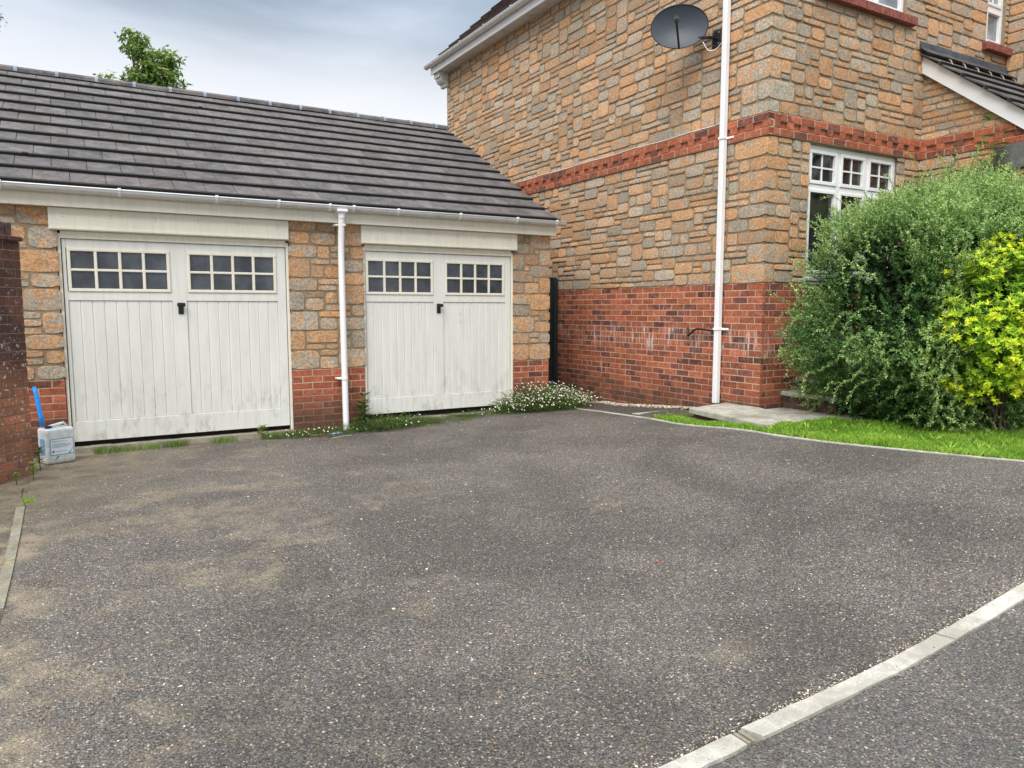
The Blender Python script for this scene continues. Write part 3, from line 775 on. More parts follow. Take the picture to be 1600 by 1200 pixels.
for k in range(7):
    t=.22+.24*k; y=HY-.06-.0*t; x=9.36+.30*k
    y=HY-.30; z=3.17-.30*slope+.05
    cm=MB(); cm.tube([(x-.02,y-.03,z-.035),(x,y,z+.02),(x+.015,y+.03,z+.045)],.007,6); at_house(cm.build('roof_clip',M['steel']))
# house downpipe
dp=MB(); dp.obox((HX-.068,6.235,(4.70-1.115)/2+.0),((1,0,0),(0,1,0),(0,0,1)),(.0335,.0335,(4.70+1.115)/2),ch=.007)
dpo=dp.build('downpipe',M['pipe']); at_house(dpo)
for z in(1.93,-.24,3.9):
    b=MB(); b.obox((HX-.06,6.235,z),((1,0,0),(0,1,0),(0,0,1)),(.050,.040,.014),ch=.003); b.obox((HX-.028,6.16,z),((1,0,0),(0,1,0),(0,0,1)),(.010,.05,.012),ch=.003)
    o=b.build('pipe_bracket',M['pipe']); o.parent=dpo

# satellite dish
DC=Vector((6.17,6.69,3.245)); dn=Vector((-.66,-.70,.02)).normalized()
dish=thing('satellite_dish','dark grey oval satellite dish high on the stone flank wall','satellite dish',tuple(DC))
dr=dn.cross(Vector((0,0,1))).normalized(); du_=dr.cross(dn).normalized()
if du_.z<0: du_=-du_
mb=MB(); ring=[];K=40;rr=[0,.2,.4,.6,.8,.95,1.0]
A_,B_=.325,.245
def dp_(r,a,off=0): 
    ca,sa=math.cos(a),math.sin(a); return dr*(A_*r*ca)+du_*(B_*r*sa)+dn*(.075*(r*r-1)+off)
vs=[];fs=[]
for off in(0,-.006):
    for r in rr:
        for k in range(K): vs.append(dp_(r,2*math.pi*k/K,off))
n_=len(rr)*K
for s_ in(0,1):
    for i in range(len(rr)-1):
        for k in range(K):
            k2=(k+1)%K; fs.append((s_*n_+i*K+k,s_*n_+i*K+k2,s_*n_+(i+1)*K+k2,s_*n_+(i+1)*K+k))
for k in range(K):
    k2=(k+1)%K; a=(len(rr)-1)*K; fs.append((a+k,a+k2,n_+a+k2,n_+a+k))
mb.add(vs,fs); o=mb.build('reflector',M['dish'],dish,smooth=True)
mb=MB(); mb.tube([dp_(1,2*math.pi*k/K) for k in range(K+1)],.006,6,caps=False); mb.build('rim',M['black'],dish,smooth=True)
mb=MB(); foot=-du_*(B_*.98)+dn*.0; tip=du_*(-.02)+dn*.33+dr*.06
tip=dn*.30-du_*.06+dr*0.03
mb.tube([foot-dn*.02,foot+dn*.04,tip],.0125,8); mb.build('arm',M['black'],dish)
mb=MB(); ax=(-dn*.9-du_*.1).normalized(); mb.tube([tip+ax*-.03+du_*.0,tip+ax*.03+du_*.02],[.02,.026],12); mb.tube([tip+du_*.03+dn*.03,tip+du_*.03-dn*.05],[.028,.022],14); mb.build('receiver',M['black'],dish)
mb=MB(); back=-dn*.11; wallp=Vector((HX-.02,6.42,3.08))-DC
mb.obox(back,(dr,du_,dn),(.05,.09,.03),ch=.006); mb.tube([back-dn*.02,back-dn*.08-du_*.08,wallp+Vector((-.12,0,0)),wallp],.018,10); mb.obox(wallp,((1,0,0),(0,1,0),(0,0,1)),(.01,.07,.09),ch=.004)
mb.build('wall_bracket',M['black'],dish)
for s1 in(-1,1):
    for s2 in(-1,1): mb=MB(); mb.tube([wallp+Vector((-.012,s1*.05,s2*.06)),wallp+Vector((-.03,s1*.05,s2*.06))],.008,6); mb.build('bolt',M['steel'],dish)
# cables
def sag(pts,sub=6,j=.0):
    out=[];P=[Vector(p) for p in pts]
    for i in range(len(P)-1):
        p0=P[max(i-1,0)];p1=P[i];p2=P[i+1];p3=P[min(i+2,len(P)-1)]
        for k in range(sub):
            t=k/sub; out.append(.5*((2*p1)+(-p0+p2)*t+(2*p0-5*p1+4*p2-p3)*t*t+(-p0+3*p1-3*p2+p3)*t*t*t))
    out.append(P[-1]); return out
mb=MB(); mb.tube(sag([(HX-.16,6.50,3.05),(HX-.12,6.45,2.95),(HX-.06,6.40,2.955),(HX-.04,6.34,3.0),(HX-.035,6.29,3.03),(HX-.03,6.28,2.9),(HX-.03,6.285,2.2),(HX-.035,6.31,2.135)]+[(HX-.033,6.45+.3*i,2.112+.006*math.sin(i*1.7)) for i in range(16)]),.005,6)
tag(mb.build('aerial_cable',M['pipe'],smooth=True),'thin white cable from the satellite dish along the top of the brick band','cable')
mb=MB(); mb.tube(sag([(HX-.03,6.26,-.262),(HX-.045,6.36,-.262),(HX-.05,6.5,-.25),(HX-.05,6.60,-.25),(HX-.05,6.67,-.285),(HX-.06,6.71,-.325),(HX-.055,6.735,-.325),(HX-.03,6.765,-.26),(HX-.03,6.77,-.235)]),.0125,8)
tag(mb.build('black_hose',M['black'],smooth=True),'short bent black hose sticking out from behind the house downpipe','hose')

# ------------------------------------------------------------------ GARAGE
GY=8.35; GP=-.69; GT=1.05
gar=thing('garage','long garage with two cream doors, stone piers and dark tiled roof','garage',(2.4,GY,-1.42)); GPv=Vector(gar.location)
def at_gar(o): o.parent=gar; o.matrix_parent_inverse=Matrix.Translation(-GPv); return o
def sub_gar(o,p): o.parent=p; return o
D1=(-.145,2.045); D2=(2.884,4.93); RE=5.475
st=MB(); mo=MB(); bk=MB(); bmo=MB()
O=(0,GY,0);U=(1,0,0);N=(0,-1,0)
for a,b in((-1.6,D1[0]),(D1[1],D2[0]),(D2[1],RE)):
    st=MB(); mo=MB(); bk=MB(); bmo=MB()
    mo.box(a+.004,b-.004,GY,GY+.25,GP,1.15); bmo.box(a+.004,b-.004,GY,GY+.25,-1.6,GP-.0001)
    bricks(bk,O,U,N,a,b,GP-.075*11,GP,phase=rnd(0,1)*0,darkp=.2)
    holes=[]
    lens=((.30,.16),(.18,.2))
    # outer corners of each pier, return faces 0.2 deep
    if a>-1:
        h1,_=quoins(st,O,U,N,a,1,st,(a,GY,0),(0,-1,0),(-1,0,0),0,-1,GP,1.0,.010,lens,limit=(9,.16)); holes+=h1
    h1,_=quoins(st,O,U,N,b,-1,st,(b,GY,0),(0,1,0),(1,0,0),0,1,GP,1.0,.010,lens,limit=(9,.16)); holes+=h1
    rubble(st,O,U,N,a,b,GP,1.0,holes,depth=.009,du=.076,sizes=[(2,1),(3,1),(3,2),(4,2),(2,2),(3,1),(4,1),(3,2),(5,2)])
    # brick returns at openings
    for e,s in((a,-1),(b,1)): bricks(bk,(e,GY,0),(0,s,0),(s,0,0),0,.2 if s>0 else 0,GP-.075*11,GP) if s>0 else bricks(bk,(e,GY+.2,0),(0,-1,0),(-1,0,0),0,.2,GP-.075*11,GP)
    po=st.build('pier_stones',M['stone'],recalc=False); smooth_by_angle(po,38); at_gar(po); at_gar(mo.build('pier_core',M['mortar'])); at_gar(bmo.build('plinth_core',M['bm'])); at_gar(bk.build('brick_plinth',M['brickg']))
# side and rear walls
mo=MB(); mo.box(RE-.25,RE-.004,GY+.252,GY+6.1,-1.6,1.15); mo.box(-2.5,RE-.252,GY+5.85,GY+6.1,-1.6,1.15)
mo.prism([(RE-.254,GY+.02,1.151),(RE-.254,GY+6.05,1.151),(RE-.254,GY+3.05,2.82)],(0,0,0),(.22,0,0))
at_gar(mo.build('wall',M['mortar']))
# lintel boards
for (a,b),lb in((( -.20,2.035),0),((2.862,4.955),1)):
    m_=MB(); m_.box(a,b,GY-.045,GY+.02,.745,.955,ch=.004); m_.box(a+.01,b-.01,GY-.052,GY-.046,.752,.775,ch=.002)
    for k in range(6):
        x=a+.1+(b-a-.2)*k/5; 
    at_gar(m_.build('lintel_board',M['board']))
    for k in range(6):
        x=a+.12+(b-a-.24)*k/5
        for dz in(0,-.03): s_=MB(); s_.tube([(x,GY-.0445,.90+dz),(x,GY-.0465,.90+dz)],.004,8); at_gar(s_.build('nail_head',M['wood']))
# doors
def garage_door(x0,x1,zt,zb,wins,panels,handle,yf):
    y=GY+.045
    dm=MB(); T=lambda:(rnd(.2,.8),rnd(.2,.8),random.random(),1)
    # outer frame
    fm=MB(); fm.box(x0+.005,x0+.032,y-.03,y+.06,zb-.06,zt+.05,ch=.003); fm.box(x1-.032,x1-.005,y-.03,y+.06,zb-.06,zt+.05,ch=.003); fm.box(x0+.032,x1-.032,y-.031,y+.06,zt+.004,zt+.075,ch=.003)
    X0=x0+.040; X1=x1-.040
    (wa,wb),(wc,wd)=wins; (pa,pb),(pc,pd)=panels; wz0,wz1=.165,.585; pz=.078; br=-1.115 if x0<1 else -1.075
    # stiles and rails (set proud of boards)
    def rail(a,b,c,d,e=0): dm.box(a,b,y-.012+e,y+.02,c,d,ch=.003)
    rail(X0,pa,zb,zt); rail(pb,pc,br,zt,.0005); rail(pd,X1,zb,zt)
    rail(pa,pd,zb,br,.001)
    rail(pa,pb,pz,wz0,.0012); rail(pc,pd,pz,wz0,.0012); rail(pa,pb,wz1,zt,.0014); rail(pc,pd,wz1,zt,.0014)
    if wa-pa>.01: rail(pa,wa,wz0,wz1,.0016)
    if pb-wb>.01: rail(wb,pb,wz0,wz1,.0016)
    if wc-pc>.01: rail(pc,wc,wz0,wz1,.0016)
    if pd-wd>.01: rail(wd,pd,wz0,wz1,.0016)
    door=dm.build('garage_door',M['door']); at_gar(door)
    sub_gar(fm.build('door_frame',M['board']),door)
    for a,b in panels:
        n=9; w=(b-a)/n; bm_=MB()
        for k in range(n): bm_.box(a+w*k+.0012,a+w*(k+1)-.0012,y-.001,y+.015,br+.001,pz-.001,ch=.0062)
        bm_.box(a,b,y+.006,y+.016,br,pz); sub_gar(bm_.build('boarding',M['door']),door)
    for a,b in wins:
        wm=MB(); gm=MB(); t=.030; yy=y-.022
        wm.box(a,b,yy,y+.01,wz1-t,wz1,ch=.004); wm.box(a,b,yy,y+.01,wz0,wz0+t,ch=.004); wm.box(a,a+t,yy+.0005,y+.01,wz0+t,wz1-t,ch=.004); wm.box(b-t,b,yy+.0005,y+.01,wz0+t,wz1-t,ch=.004)
        wi=(b-a-2*t)
        for k in range(1,4): c=a+t+wi*k/4; wm.box(c-.014,c+.014,yy+.001,y+.01,wz0+t,wz1-t,ch=.004)
        q=(wz0+wz1)/2; wm.box(a+t,b-t,yy+.0015,y+.01,q-.012,q+.012,ch=.004)
        gm.box(a+t-.003,b-t+.003,y-.004,y+.002,wz0+t-.003,wz1-t+.003)
        w_=wm.build('door_window',M['board']); sub_gar(w_,door)
        gm_=gm.build('window_panes',M['dglass']); sub_gar(gm_,door)
    h=MB(); hx=handle
    h.box(hx-.026,hx+.026,y-.022,y-.010,-.060,.060,ch=.005) ; h.tube([(hx,y-.02,.035),(hx,y-.055,.035)],.014,12); h.box(hx-.040,hx+.040,y-.072,y-.048,.018,.058,ch=.008)
    h.tube([(hx,y-.022,-.022),(hx,y-.028,-.022)],.012,12)
    sub_gar(h.build('handle',M['black']),door)
garage_door(D1[0],D1[1],.668,-1.315,((-.068,.838),(1.0,1.905)),((-.075,.85),(.985,1.915)),.925,0)
garage_door(D2[0],D2[1],.668,-1.265,((2.93,3.79),(3.95,4.80)),((2.93,3.795),(3.93,4.815)),3.862,0)
# dark garage inside, sill
for a,b in(D1,D2):
    mb=MB(); mb.box(a+.003,b-.003,GY+.09,GY+.12,-1.42,.95); at_gar(mb.build('interior_backing',M['dark']))
for a,b in(D1,D2):
    mb=MB()
    n=24
    for i in range(n):
        x=a+(b-a)*i/n; x2=a+(b-a)*(i+1)/n; zt=-1.365+noise.noise(Vector((x*6,0,0)))*.006+(.03 if a>1 else 0)
        mb.box(x,x2+.0,GY-.05,GY+.085,-1.5,zt)
    at_gar(mb.build('door_sill',M['sill']))
# rebuild as smooth strip is unnecessary: joints are below pixel size
# fascia, soffit, gutter
fz=MB(); fz.box(-2.6,5.515,8.235,8.262,.955,1.125,ch=.003); fz.box(5.49,5.515,8.262,8.42,.955,1.16,ch=.002); at_gar(fz.build('fascia',M['board']))
sz=MB(); sz.box(-2.6,5.49,8.262,GY-.001,.958,.97); at_gar(sz.build('soffit',M['board']))
gg=gutter('gutter',0,(-2.6,8.232,1.128),(5.60,8.232,1.128),(0,-1,0)); at_gar(gg)
for x in(-1.45,-.55,.4,1.28,1.9,2.45,2.72,3.25,4.05,4.85,5.45):
    b=gutter_bracket((x,8.232,1.128),(0,-1,0),(1,0,0)).build('gutter_bracket',M['lip']); sub_gar(b,gg)
o=MB(); o.box(2.53,2.65,8.112,8.24,1.062,1.098,ch=.01); o.tube([(2.59,8.175,1.075),(2.59,8.175,1.0)],[.044,.038],14); oo=o.build('gutter_outlet',M['lip']); sub_gar(oo,gg)
pp=MB(); pp.tube(sag([(2.59,8.175,1.03),(2.59,8.185,.96),(2.592,8.20,.88),(2.595,8.235,.60),(2.60,8.24,0.),(2.605,8.24,-.8),(2.608,8.235,-1.40)],4),.035,16)
ppo=pp.build('downpipe',M['pipe'],smooth=True); smooth_by_angle(ppo); at_gar(ppo)
for z in(.93,-.80):
    b=MB(); yb=8.24 if z<0 else 8.195
    b.tube([(2.603,yb,z-.013),(2.603,yb,z+.013)],.0415,16); b.box(2.52,2.60,yb+.01,GY-.01,z-.01,z+.01,ch=.003); b.tube([(2.53,yb+.0,z),(2.53,yb-.02,z)],.008,8)
    sub_gar(b.build('pipe_bracket',M['pipe']),ppo)
# roof
EY,EZ=8.185,1.155; RY,RZ=11.55,3.00
dy,dz=RY-EY,RZ-EZ; sl=math.hypot(dy,dz); up=(0,dy/sl,dz/sl); nrows=11; VX=5.47
rt=MB(); tile_rows(rt,(-2.7,EY,EZ),up,(1,0,0),VX+2.7,nrows,sl/nrows,.30,lift=.030)
tile_rows(rt,(-2.7,2*RY-EY,EZ),(0,-dy/sl,dz/sl),(1,0,0),VX+2.7,nrows,sl/nrows,.30,lift=.03)
roof=rt.build('roof',M['tile']); at_gar(roof)
rb=MB(); rb.poly([(-2.7,EY+.03,EZ-.002),(VX-.01,EY+.03,EZ-.002),(VX-.01,RY,RZ-.02),(-2.7,RY,RZ-.02)]); rb.poly([(-2.7,2*RY-EY-.03,EZ-.002),(VX-.01,2*RY-EY-.03,EZ-.002),(VX-.01,RY,RZ-.02),(-2.7,RY,RZ-.02)])
at_gar(rb.build('roof_underlay',M['dark'],recalc=False))
vg=MB(); vg.prism([(VX-.03,EY+.04,EZ-.03),(VX-.03,RY,RZ-.045),(VX-.03,RY,RZ+.0),(VX-.03,EY+.04,EZ+.0)],(0,0,0),(.024,0,0)); at_gar(vg.build('verge_mortar',M['mortar']))
x=-2.75; k=0
while x<VX-.02:
    rg=MB(); cl=MB()
    x2=min(x+.445,VX+.02); e=rnd(-.005,.005); K=9
    pr_=[];pi_=[]
    for i in range(K):
        a=math.pi*(i/(K-1)); pr_.append((0,RY-.125*math.cos(a),RZ-.035+e+.085*math.sin(a)**.8)); pi_.append((0,RY-.110*math.cos(a),RZ-.04+e+.07*math.sin(a)**.8))
    rg.prism([(x+.004,p[1],p[2]) for p in pr_]+[(x+.004,p[1],p[2]) for p in pi_[::-1]],(0,0,0),(x2-x-.008,0,0),(random.random(),rnd(.3,1),.2,1))
    if k: 
        pc=[(0,RY-.131*math.cos(math.pi*i/(K-1)),RZ-.035+.092*math.sin(math.pi*i/(K-1))**.8) for i in range(K)]
        cl.prism([(x-.02,p[1],p[2]) for p in pc]+[(x-.02,p[1],p[2]) for p in pi_[::-1]],(0,0,0),(.04,0,0))
    x=x2;k+=1
    rgo=rg.build('ridge_tile',M['tile']); at_gar(rgo)
    if cl.f: sub_gar(cl.build('ridge_joint',M['clip']),rgo)

# ------------------------------------------------------------------ side gate between garage and house
gate=thing('side_gate','tall dark green-black side gate in the gap between garage and house','gate',(6.0,9.66,-1.40))
mb=MB(); w=6.475-5.50; nb=10
for k in range(nb):
    a=5.50+w*k/nb; mb.box(a+.002-6.0,a+w/nb-.003-6.0,-.012,.012,.05,1.88+.0,ch=.003)
mb.build('boarding',M['gate'],gate)
mb=MB(); mb.box(.40,.475,-.045,-.013,.0,1.86,ch=.003); mb.build('post',M['gate'],gate)
mb=MB(); mb.box(-.49,-.42,-.045,-.013,0,1.86,ch=.003); mb.build('post',M['gate'],gate)
for z in(.35,1.0,1.6): mb=MB(); mb.box(-.42,.40,.013,.035,z,z+.09,ch=.003); mb.build('ledge',M['gate'],gate)

# ------------------------------------------------------------------ old brick wall at the left
bw=thing('brick_wall','weathered dark and salmon brick boundary wall with a tiled cap at the left edge','wall',(-.4,7.48,-1.42)); BP=Vector(bw.location)
dirn=Vector((-.62,-.785,0)).normalized(); nrm=Vector((dirn.y,-dirn.x,0))
if nrm.y>0: nrm=-nrm
if nrm.x<0: nrm=-nrm
# visible face normal looks to +x,-y
L=3.2; o0=Vector((-.40,7.48,0))
mb=MB(); Uu=-dirn  # u grows towards the garage so it runs left to right
start=o0+dirn*L
bricks(mb,start,Uu,nrm,0,L,-1.42-.075*2,.555,darkp=.35,depth=.004)
# end face
endn=-dirn; side=-nrm
bricks(mb,o0,side,endn,0,.21,-1.42-.075*2,.555,darkp=.35,depth=.004,L=.1025)
o=mb.build('bricks',M['oldbrick']); o.parent=bw; o.matrix_parent_inverse=Matrix.Translation(-BP)
mb=MB(); c=o0+dirn*(L/2)-nrm*.107; mb.obox((c.x,c.y,-.5),(dirn,nrm,(0,0,1)),(L/2-.002,.105,1.06)); 
M['oldmortar']=mat_mortar((.34,.27,.20)); o=mb.build('wall_core',M['oldmortar']); o.parent=bw; o.matrix_parent_inverse=Matrix.Translation(-BP)
mb=MB(); u=0
while u<L-.02:
    c=o0+dirn*(u+.08)-nrm*.107; t=(.8,rnd(.2,.6),random.random(),1)
    mb.obox((c.x,c.y,.575),(dirn,nrm,(0,0,1)),(.079,.150,.019),t,.006); u+=.163
o=mb.build('creasing_tile',mat_plain('creasing_tile',(.11,.05,.04),.85,var=.35,scale=25)); o.parent=bw; o.matrix_parent_inverse=Matrix.Translation(-BP)
mb=MB(); u=.06
while u<L-.05:
    c=o0+dirn*(u+.033)-nrm*.107; mb.obox((c.x,c.y,.65),(dirn,nrm,(0,0,1)),(.0325,.105,.054),(.8,rnd(.2,.6),random.random(),1),.005); u+=.073
o=mb.build('coping',mat_plain('coping_brick',(.10,.06,.055),.85,var=.4,scale=25)); o.parent=bw; o.matrix_parent_inverse=Matrix.Translation(-BP)

# ------------------------------------------------------------------ jerrycan + blue handle
can=thing('jerrycan','white plastic jerrycan with a blue-edged label beside the brick wall','jerrycan',(-.235,7.93,G(-.2,7.9))); can.rotation_euler=(0,0,R(24))
import bmesh
def rounded_can(w,d,h):
    bm=bmesh.new(); bmesh.ops.create_cube(bm,size=1)
    for v in bm.verts: v.co=Vector((v.co.x*w,v.co.y*d,(v.co.z+.5)*h))
    bmesh.ops.bevel(bm,geom=list(bm.edges),offset=.028,segments=4,profile=.6,affect='EDGES'); 
    me=bpy.data.meshes.new('body'); bm.to_mesh(me); bm.free()
    at=me.attributes.new('tone','FLOAT_COLOR','FACE')
    me.polygons.foreach_set('use_smooth',[True]*len(me.polygons)); o=bpy.data.objects.new('body',me); COL.objects.link(o); return o
W_,D_,H_=.245,.19,.33
body=rounded_can(W_,D_,H_); t=NT('can_plastic'); cc=t.coord(); n_=t.noise(cc,14,5,.7); zz=t.xyz(cc)
k_=t.mix(t.mapr(n_,.4,.7),c4(.66,.72,.74),c4(.50,.53,.50)); k_=t.mix(t.mapr(zz[2],.06,.0,0,.7),k_,c4(.30,.27,.2)); t.fin(k_,.35,None,.5); t.p.inputs['Subsurface Weight'].default_value=.0
body.data.materials.append(t.m); body.parent=can
mb=MB(); mb.tube([(-.055,-.0,H_+.012),(.07,0,H_+.035),(.095,0,H_+.0)],.013,8); mb.build('grip',t.m,can,smooth=True)
mb=MB(); mb.tube([(-.075,-.03,H_-.002),(-.075,-.03,H_+.022)],.027,18); mb.build('cap',mat_plain('navy_plastic',(.012,.02,.11),.4),can)
mb=MB(); yF=-D_/2-.0015
def strip(x0,x1,z0,z1,e,m): mb.poly([(x0,yF-e,z0),(x1,yF-e,z0),(x1,yF-e,z1),(x0,yF-e,z1)],m=m)
strip(-.095,.105,.085,.235,0,0); strip(-.09,.10,.09,.23,.0006,1)
for z,x1 in((.213,.02),(.205,.06),(.186,.03),(.178,.085),(.170,.07),(.162,.085),(.154,.05)): strip(-.08,x1,z,z+.0035,.0012,2)
strip(-.078,-.062,.110,.127,.0012,3); 
for i in range(9): strip(-.052+.011*i,-.052+.011*i+.008,.114,.122,.0012,2)
mb.poly([(.052,yF-.0012,.092),(.072,yF-.0012,.092),(.098,yF-.0012,.150),(.092,yF-.0012,.128)],m=4)
mb.poly([(-.062,yF-.0012,.040),(-.045,yF-.0012,.048),(-.012,yF-.0012,.081),(-.038,yF-.0012,.074)],m=4)
# the part of the label that turns round the left side
mb.poly([(-W_/2-.0012,-.060,.085),(-W_/2-.0012,.04,.085),(-W_/2-.0012,.04,.235),(-W_/2-.0012,-.060,.235)],m=5)
mb.build('label_sheet',[mat_plain('label_blue',(.05,.12,.36),.5),mat_plain('label_white',(.70,.78,.82),.5,var=.04),mat_plain('label_print',(.28,.38,.52),.5),mat_plain('label_emblem',(.02,.025,.05),.5),mat_plain('label_green',(.02,.30,.20),.5),mat_plain('label_side',(.18,.34,.52),.5)],can,recalc=False)
mb=MB(); bx,by,bz=-.415,8.02,G(-.4,8.)+.0
bl=[(-.335,7.925,-1.07),(-.345,7.945,-.98),(-.375,8.0,-.76),(-.385,8.02,-.72)]
mb.tube(bl,[.020,.020,.019,.017],14); 
tag(mb.build('blue_handle',mat_plain('blue_plastic',(.012,.27,.80),.35,var=.05),smooth=True),'bright blue plastic tube standing up from the top of the jerrycan','tube')

# ------------------------------------------------------------------ slabs and steps
def slab(name,label,poly,z0,z1,cat='paving slab',mat=None,sub=10,group=None):
    """irregular slab with slightly worn edges"""
    bm=bmesh.new(); vs=[bm.verts.new((x,y,z1)) for x,y in poly]; f=bm.faces.new(vs)
    r=bmesh.ops.extrude_face_region(bm,geom=[f]); 
    for v in [e for e in r['geom'] if isinstance(e,bmesh.types.BMVert)]: v.co.z=z0
    bmesh.ops.recalc_face_normals(bm,faces=bm.faces)
    bmesh.ops.bevel(bm,geom=list(bm.edges),offset=.006,segments=2,affect='EDGES')
    me=bpy.data.meshes.new(name); bm.to_mesh(me); bm.free(); me.attributes.new('tone','FLOAT_COLOR','FACE'); me.materials.append(mat or M['slab'])
    o=bpy.data.objects.new(name,me); COL.objects.link(o); tag(o,label,cat,group); return o
slab('paving_slab','large grey lichened slab at the foot of the house downpipe',[(5.78,5.98),(5.56,4.72),(6.13,4.72),(6.50,5.62),(6.50,6.12)],-1.155,-1.098)
slab('paving_slab','smaller grey slab beneath the bottom step, half under the green bush',[(6.53,5.60),(6.19,4.74),(7.0,4.70),(7.3,5.60)],-1.165,-1.118)
slab('paving_slab','low narrow slab lying at ground level left of the large slab',[(5.58,6.72),(5.56,6.12),(6.30,6.1),(6.35,6.7)],-1.29,-1.232)
mb=MB(); bricks(mb,(5.62,4.9,0),(.185,.983,0),(-.983,.185,0),0,1.05,-1.31,-1.157);
tag(mb.build('brick_course',M['brickg']),'low brick course carrying the large grey slab','bricks')
M['riser']=mat_plain('riser_brick',(.095,.055,.042),.9,var=.5,scale=18)
stp=thing('stone_steps','grey stone steps climbing beside the front wall, mostly behind the green bush','steps',(6.8,5.62,-1.12))
for k,(x,z) in enumerate(((6.82,-.93),(7.06,-.78),(7.30,-.63),(7.54,-.48))):
    mb=MB(); mb.box(x-6.8,1.9,-.72,-.01,z+1.12-.05,z+1.12,ch=.006); mb.build('tread',M['slab'],stp)
    mb=MB(); bricks(mb,(x+.03-6.8,-.02,0),(0,-1,0),(-1,0,0),0,.68,z+1.12-.15,z+1.12-.051); mb.box(x+.03-6.8,1.88,-.70,-.03,z+1.12-.2,z+1.12-.052,m=0); mb.build('riser',M['riser'],stp)

# ------------------------------------------------------------------ vegetation
def leaf(mb,p,d,nrm,L,W,tone,fold=.0):
    d=d.normalized(); s=d.cross(nrm)
    if s.length<1e-4: s=d.orthogonal()
    s.normalize(); nn=s.cross(d)
    a=p; b=p+d*L*.45+s*W*.5+nn*fold; c=p+d*L; e=p+d*L*.45-s*W*.5+nn*fold
    n=len(mb.v); mb.v.extend((a[:],b[:],c[:],e[:])); mb.f.append((n,n+1,n+2,n+3)); mb.c.append(tone); mb.m.append(0)
def rv(): 
    while True:
        v=Vector((rnd(-1,1),rnd(-1,1),rnd(-1,1)))
        if .05<v.length<1: return v.normalized()
random.seed(21)
M['bush']=mat_leaf('bush_leaf',(.026,.085,.022),(.19,.36,.095),(.50,.66,.25),.5,.35)
M['yellow']=mat_leaf('yellow_leaf',(.05,.20,.02),(.34,.58,.03),(.90,.88,.05),.4,.35)
M['weed']=mat_leaf('weed_leaf',(.035,.07,.018),(.12,.20,.045),(.30,.38,.10),.55,.35)
M['grass']=mat_leaf('grass_blade',(.10,.18,.025),(.26,.50,.045),(.54,.64,.14),.5,.4)
M['treeleaf']=mat_leaf('tree_leaf',(.05,.11,.025),(.18,.32,.06),(.42,.46,.16),.5,.35)
M['dry']=mat_plain('dry_grass',(.32,.22,.09),.9,var=.3)
# bush outline: z-top as a function of x, base front line
BC=Vector((7.98,4.50,-.03))
def bush_r(v):
    """radius of the bush in unit direction v (lumpy ellipsoid)"""
    zz=1.40 if v.z>0 else 2.3
    e=1/math.sqrt((v.x/2.08)**2+(v.y/1.02)**2+(v.z/zz)**2)
    l=1+.10*noise.noise(v*2.3)+.07*noise.noise(v*5.1+Vector((3,1,7)))
    return e*l
bush=thing('green_bush','large grey-green small-leaved bush sprawling in front of the ground floor window','bush',(BC.x,BC.y,-1.2)); bp=Vector(bush.location)
mb=MB(); sm=MB()
def shoot(p,d,L,n,size,up=.25,droop=.0,base=.5,stem=True,wob=.35):
    pts=[p.copy()]; q=p.copy(); dd=d.normalized(); st=L/n
    for i in range(n):
        dd=(dd+rv()*wob*.25+Vector((0,0,up*.10-droop*.10*(i/n)*2))).normalized(); q=q+dd*st; pts.append(q.copy())
        for k in range(3):
            side=rv(); ld=(dd*.5+side).normalized(); nn=(rv()+Vector((0,0,1.1))).normalized()
            t=base+rnd(-.28,.28)+.25*(i/n)
            leaf(mb,q+rv()*.006-bp,ld,nn,size*rnd(.7,1.25),size*rnd(.45,.62),(max(0,min(1,t)),random.random(),0,1),.002)
    if stem and len(pts)>2: sm.tube([x-bp for x in pts[::3]+[pts[-1]]],.0017,3,caps=False)
nsh=0
while nsh<11500:
    v=rv()
    if v.y>.55: continue
    r=bush_r(v); s=rnd(.66,.99); p=BC+v*r*s
    if p.z<G(min(p.x,12),p.y)+.03 or p.y>5.6 or p.x>10.6: continue
    if p.z<-.55 and p.x<6.56+(-.55-p.z)*.6: continue
    if p.x<6.12+.72*S((p.z+.75)/1.15)+.10*noise.noise(p*3) and random.random()<.93: continue
    if p.z>.60+(p.x-6.2)*.34: continue
    if p.x>6.95 and p.y<4.02-.25*S((7.3-p.x)/.4) and -.82<p.z<.62: continue
    outward=(v+Vector((0,0,.35))+rv()*.75).normalized()
    if random.random()<.6: outward=(outward+Vector((-.4,-.2,.15))).normalized()
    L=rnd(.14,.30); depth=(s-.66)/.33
    base=.16+.46*depth+.22*max(0,v.z)+.5*noise.noise(p*2.6)  # darker deep inside, paler on top: shade and highlights put into leaf tone
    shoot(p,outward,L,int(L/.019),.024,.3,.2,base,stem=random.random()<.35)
    nsh+=1
# skirt of low shoots down to the grass
k=0
while k<1700:
    x=rnd(6.72,10.2); f=(x-6.72)/3.5; yf=4.62-.62*min(1,f*2.2); y=yf+rnd(0,.45)**1.0; z=rnd(-1.14,-.45); p=Vector((x,y,z))
    if p.z<-.9 and x<6.85: continue
    d=Vector((rnd(-.8,.3),-1,rnd(-.5,.5))).normalized(); shoot(p,d,rnd(.14,.30),12,.024,.1,.5,.30+.5*noise.noise(p*2.6)+.12*(z+1.1),stem=random.random()<.3); k+=1
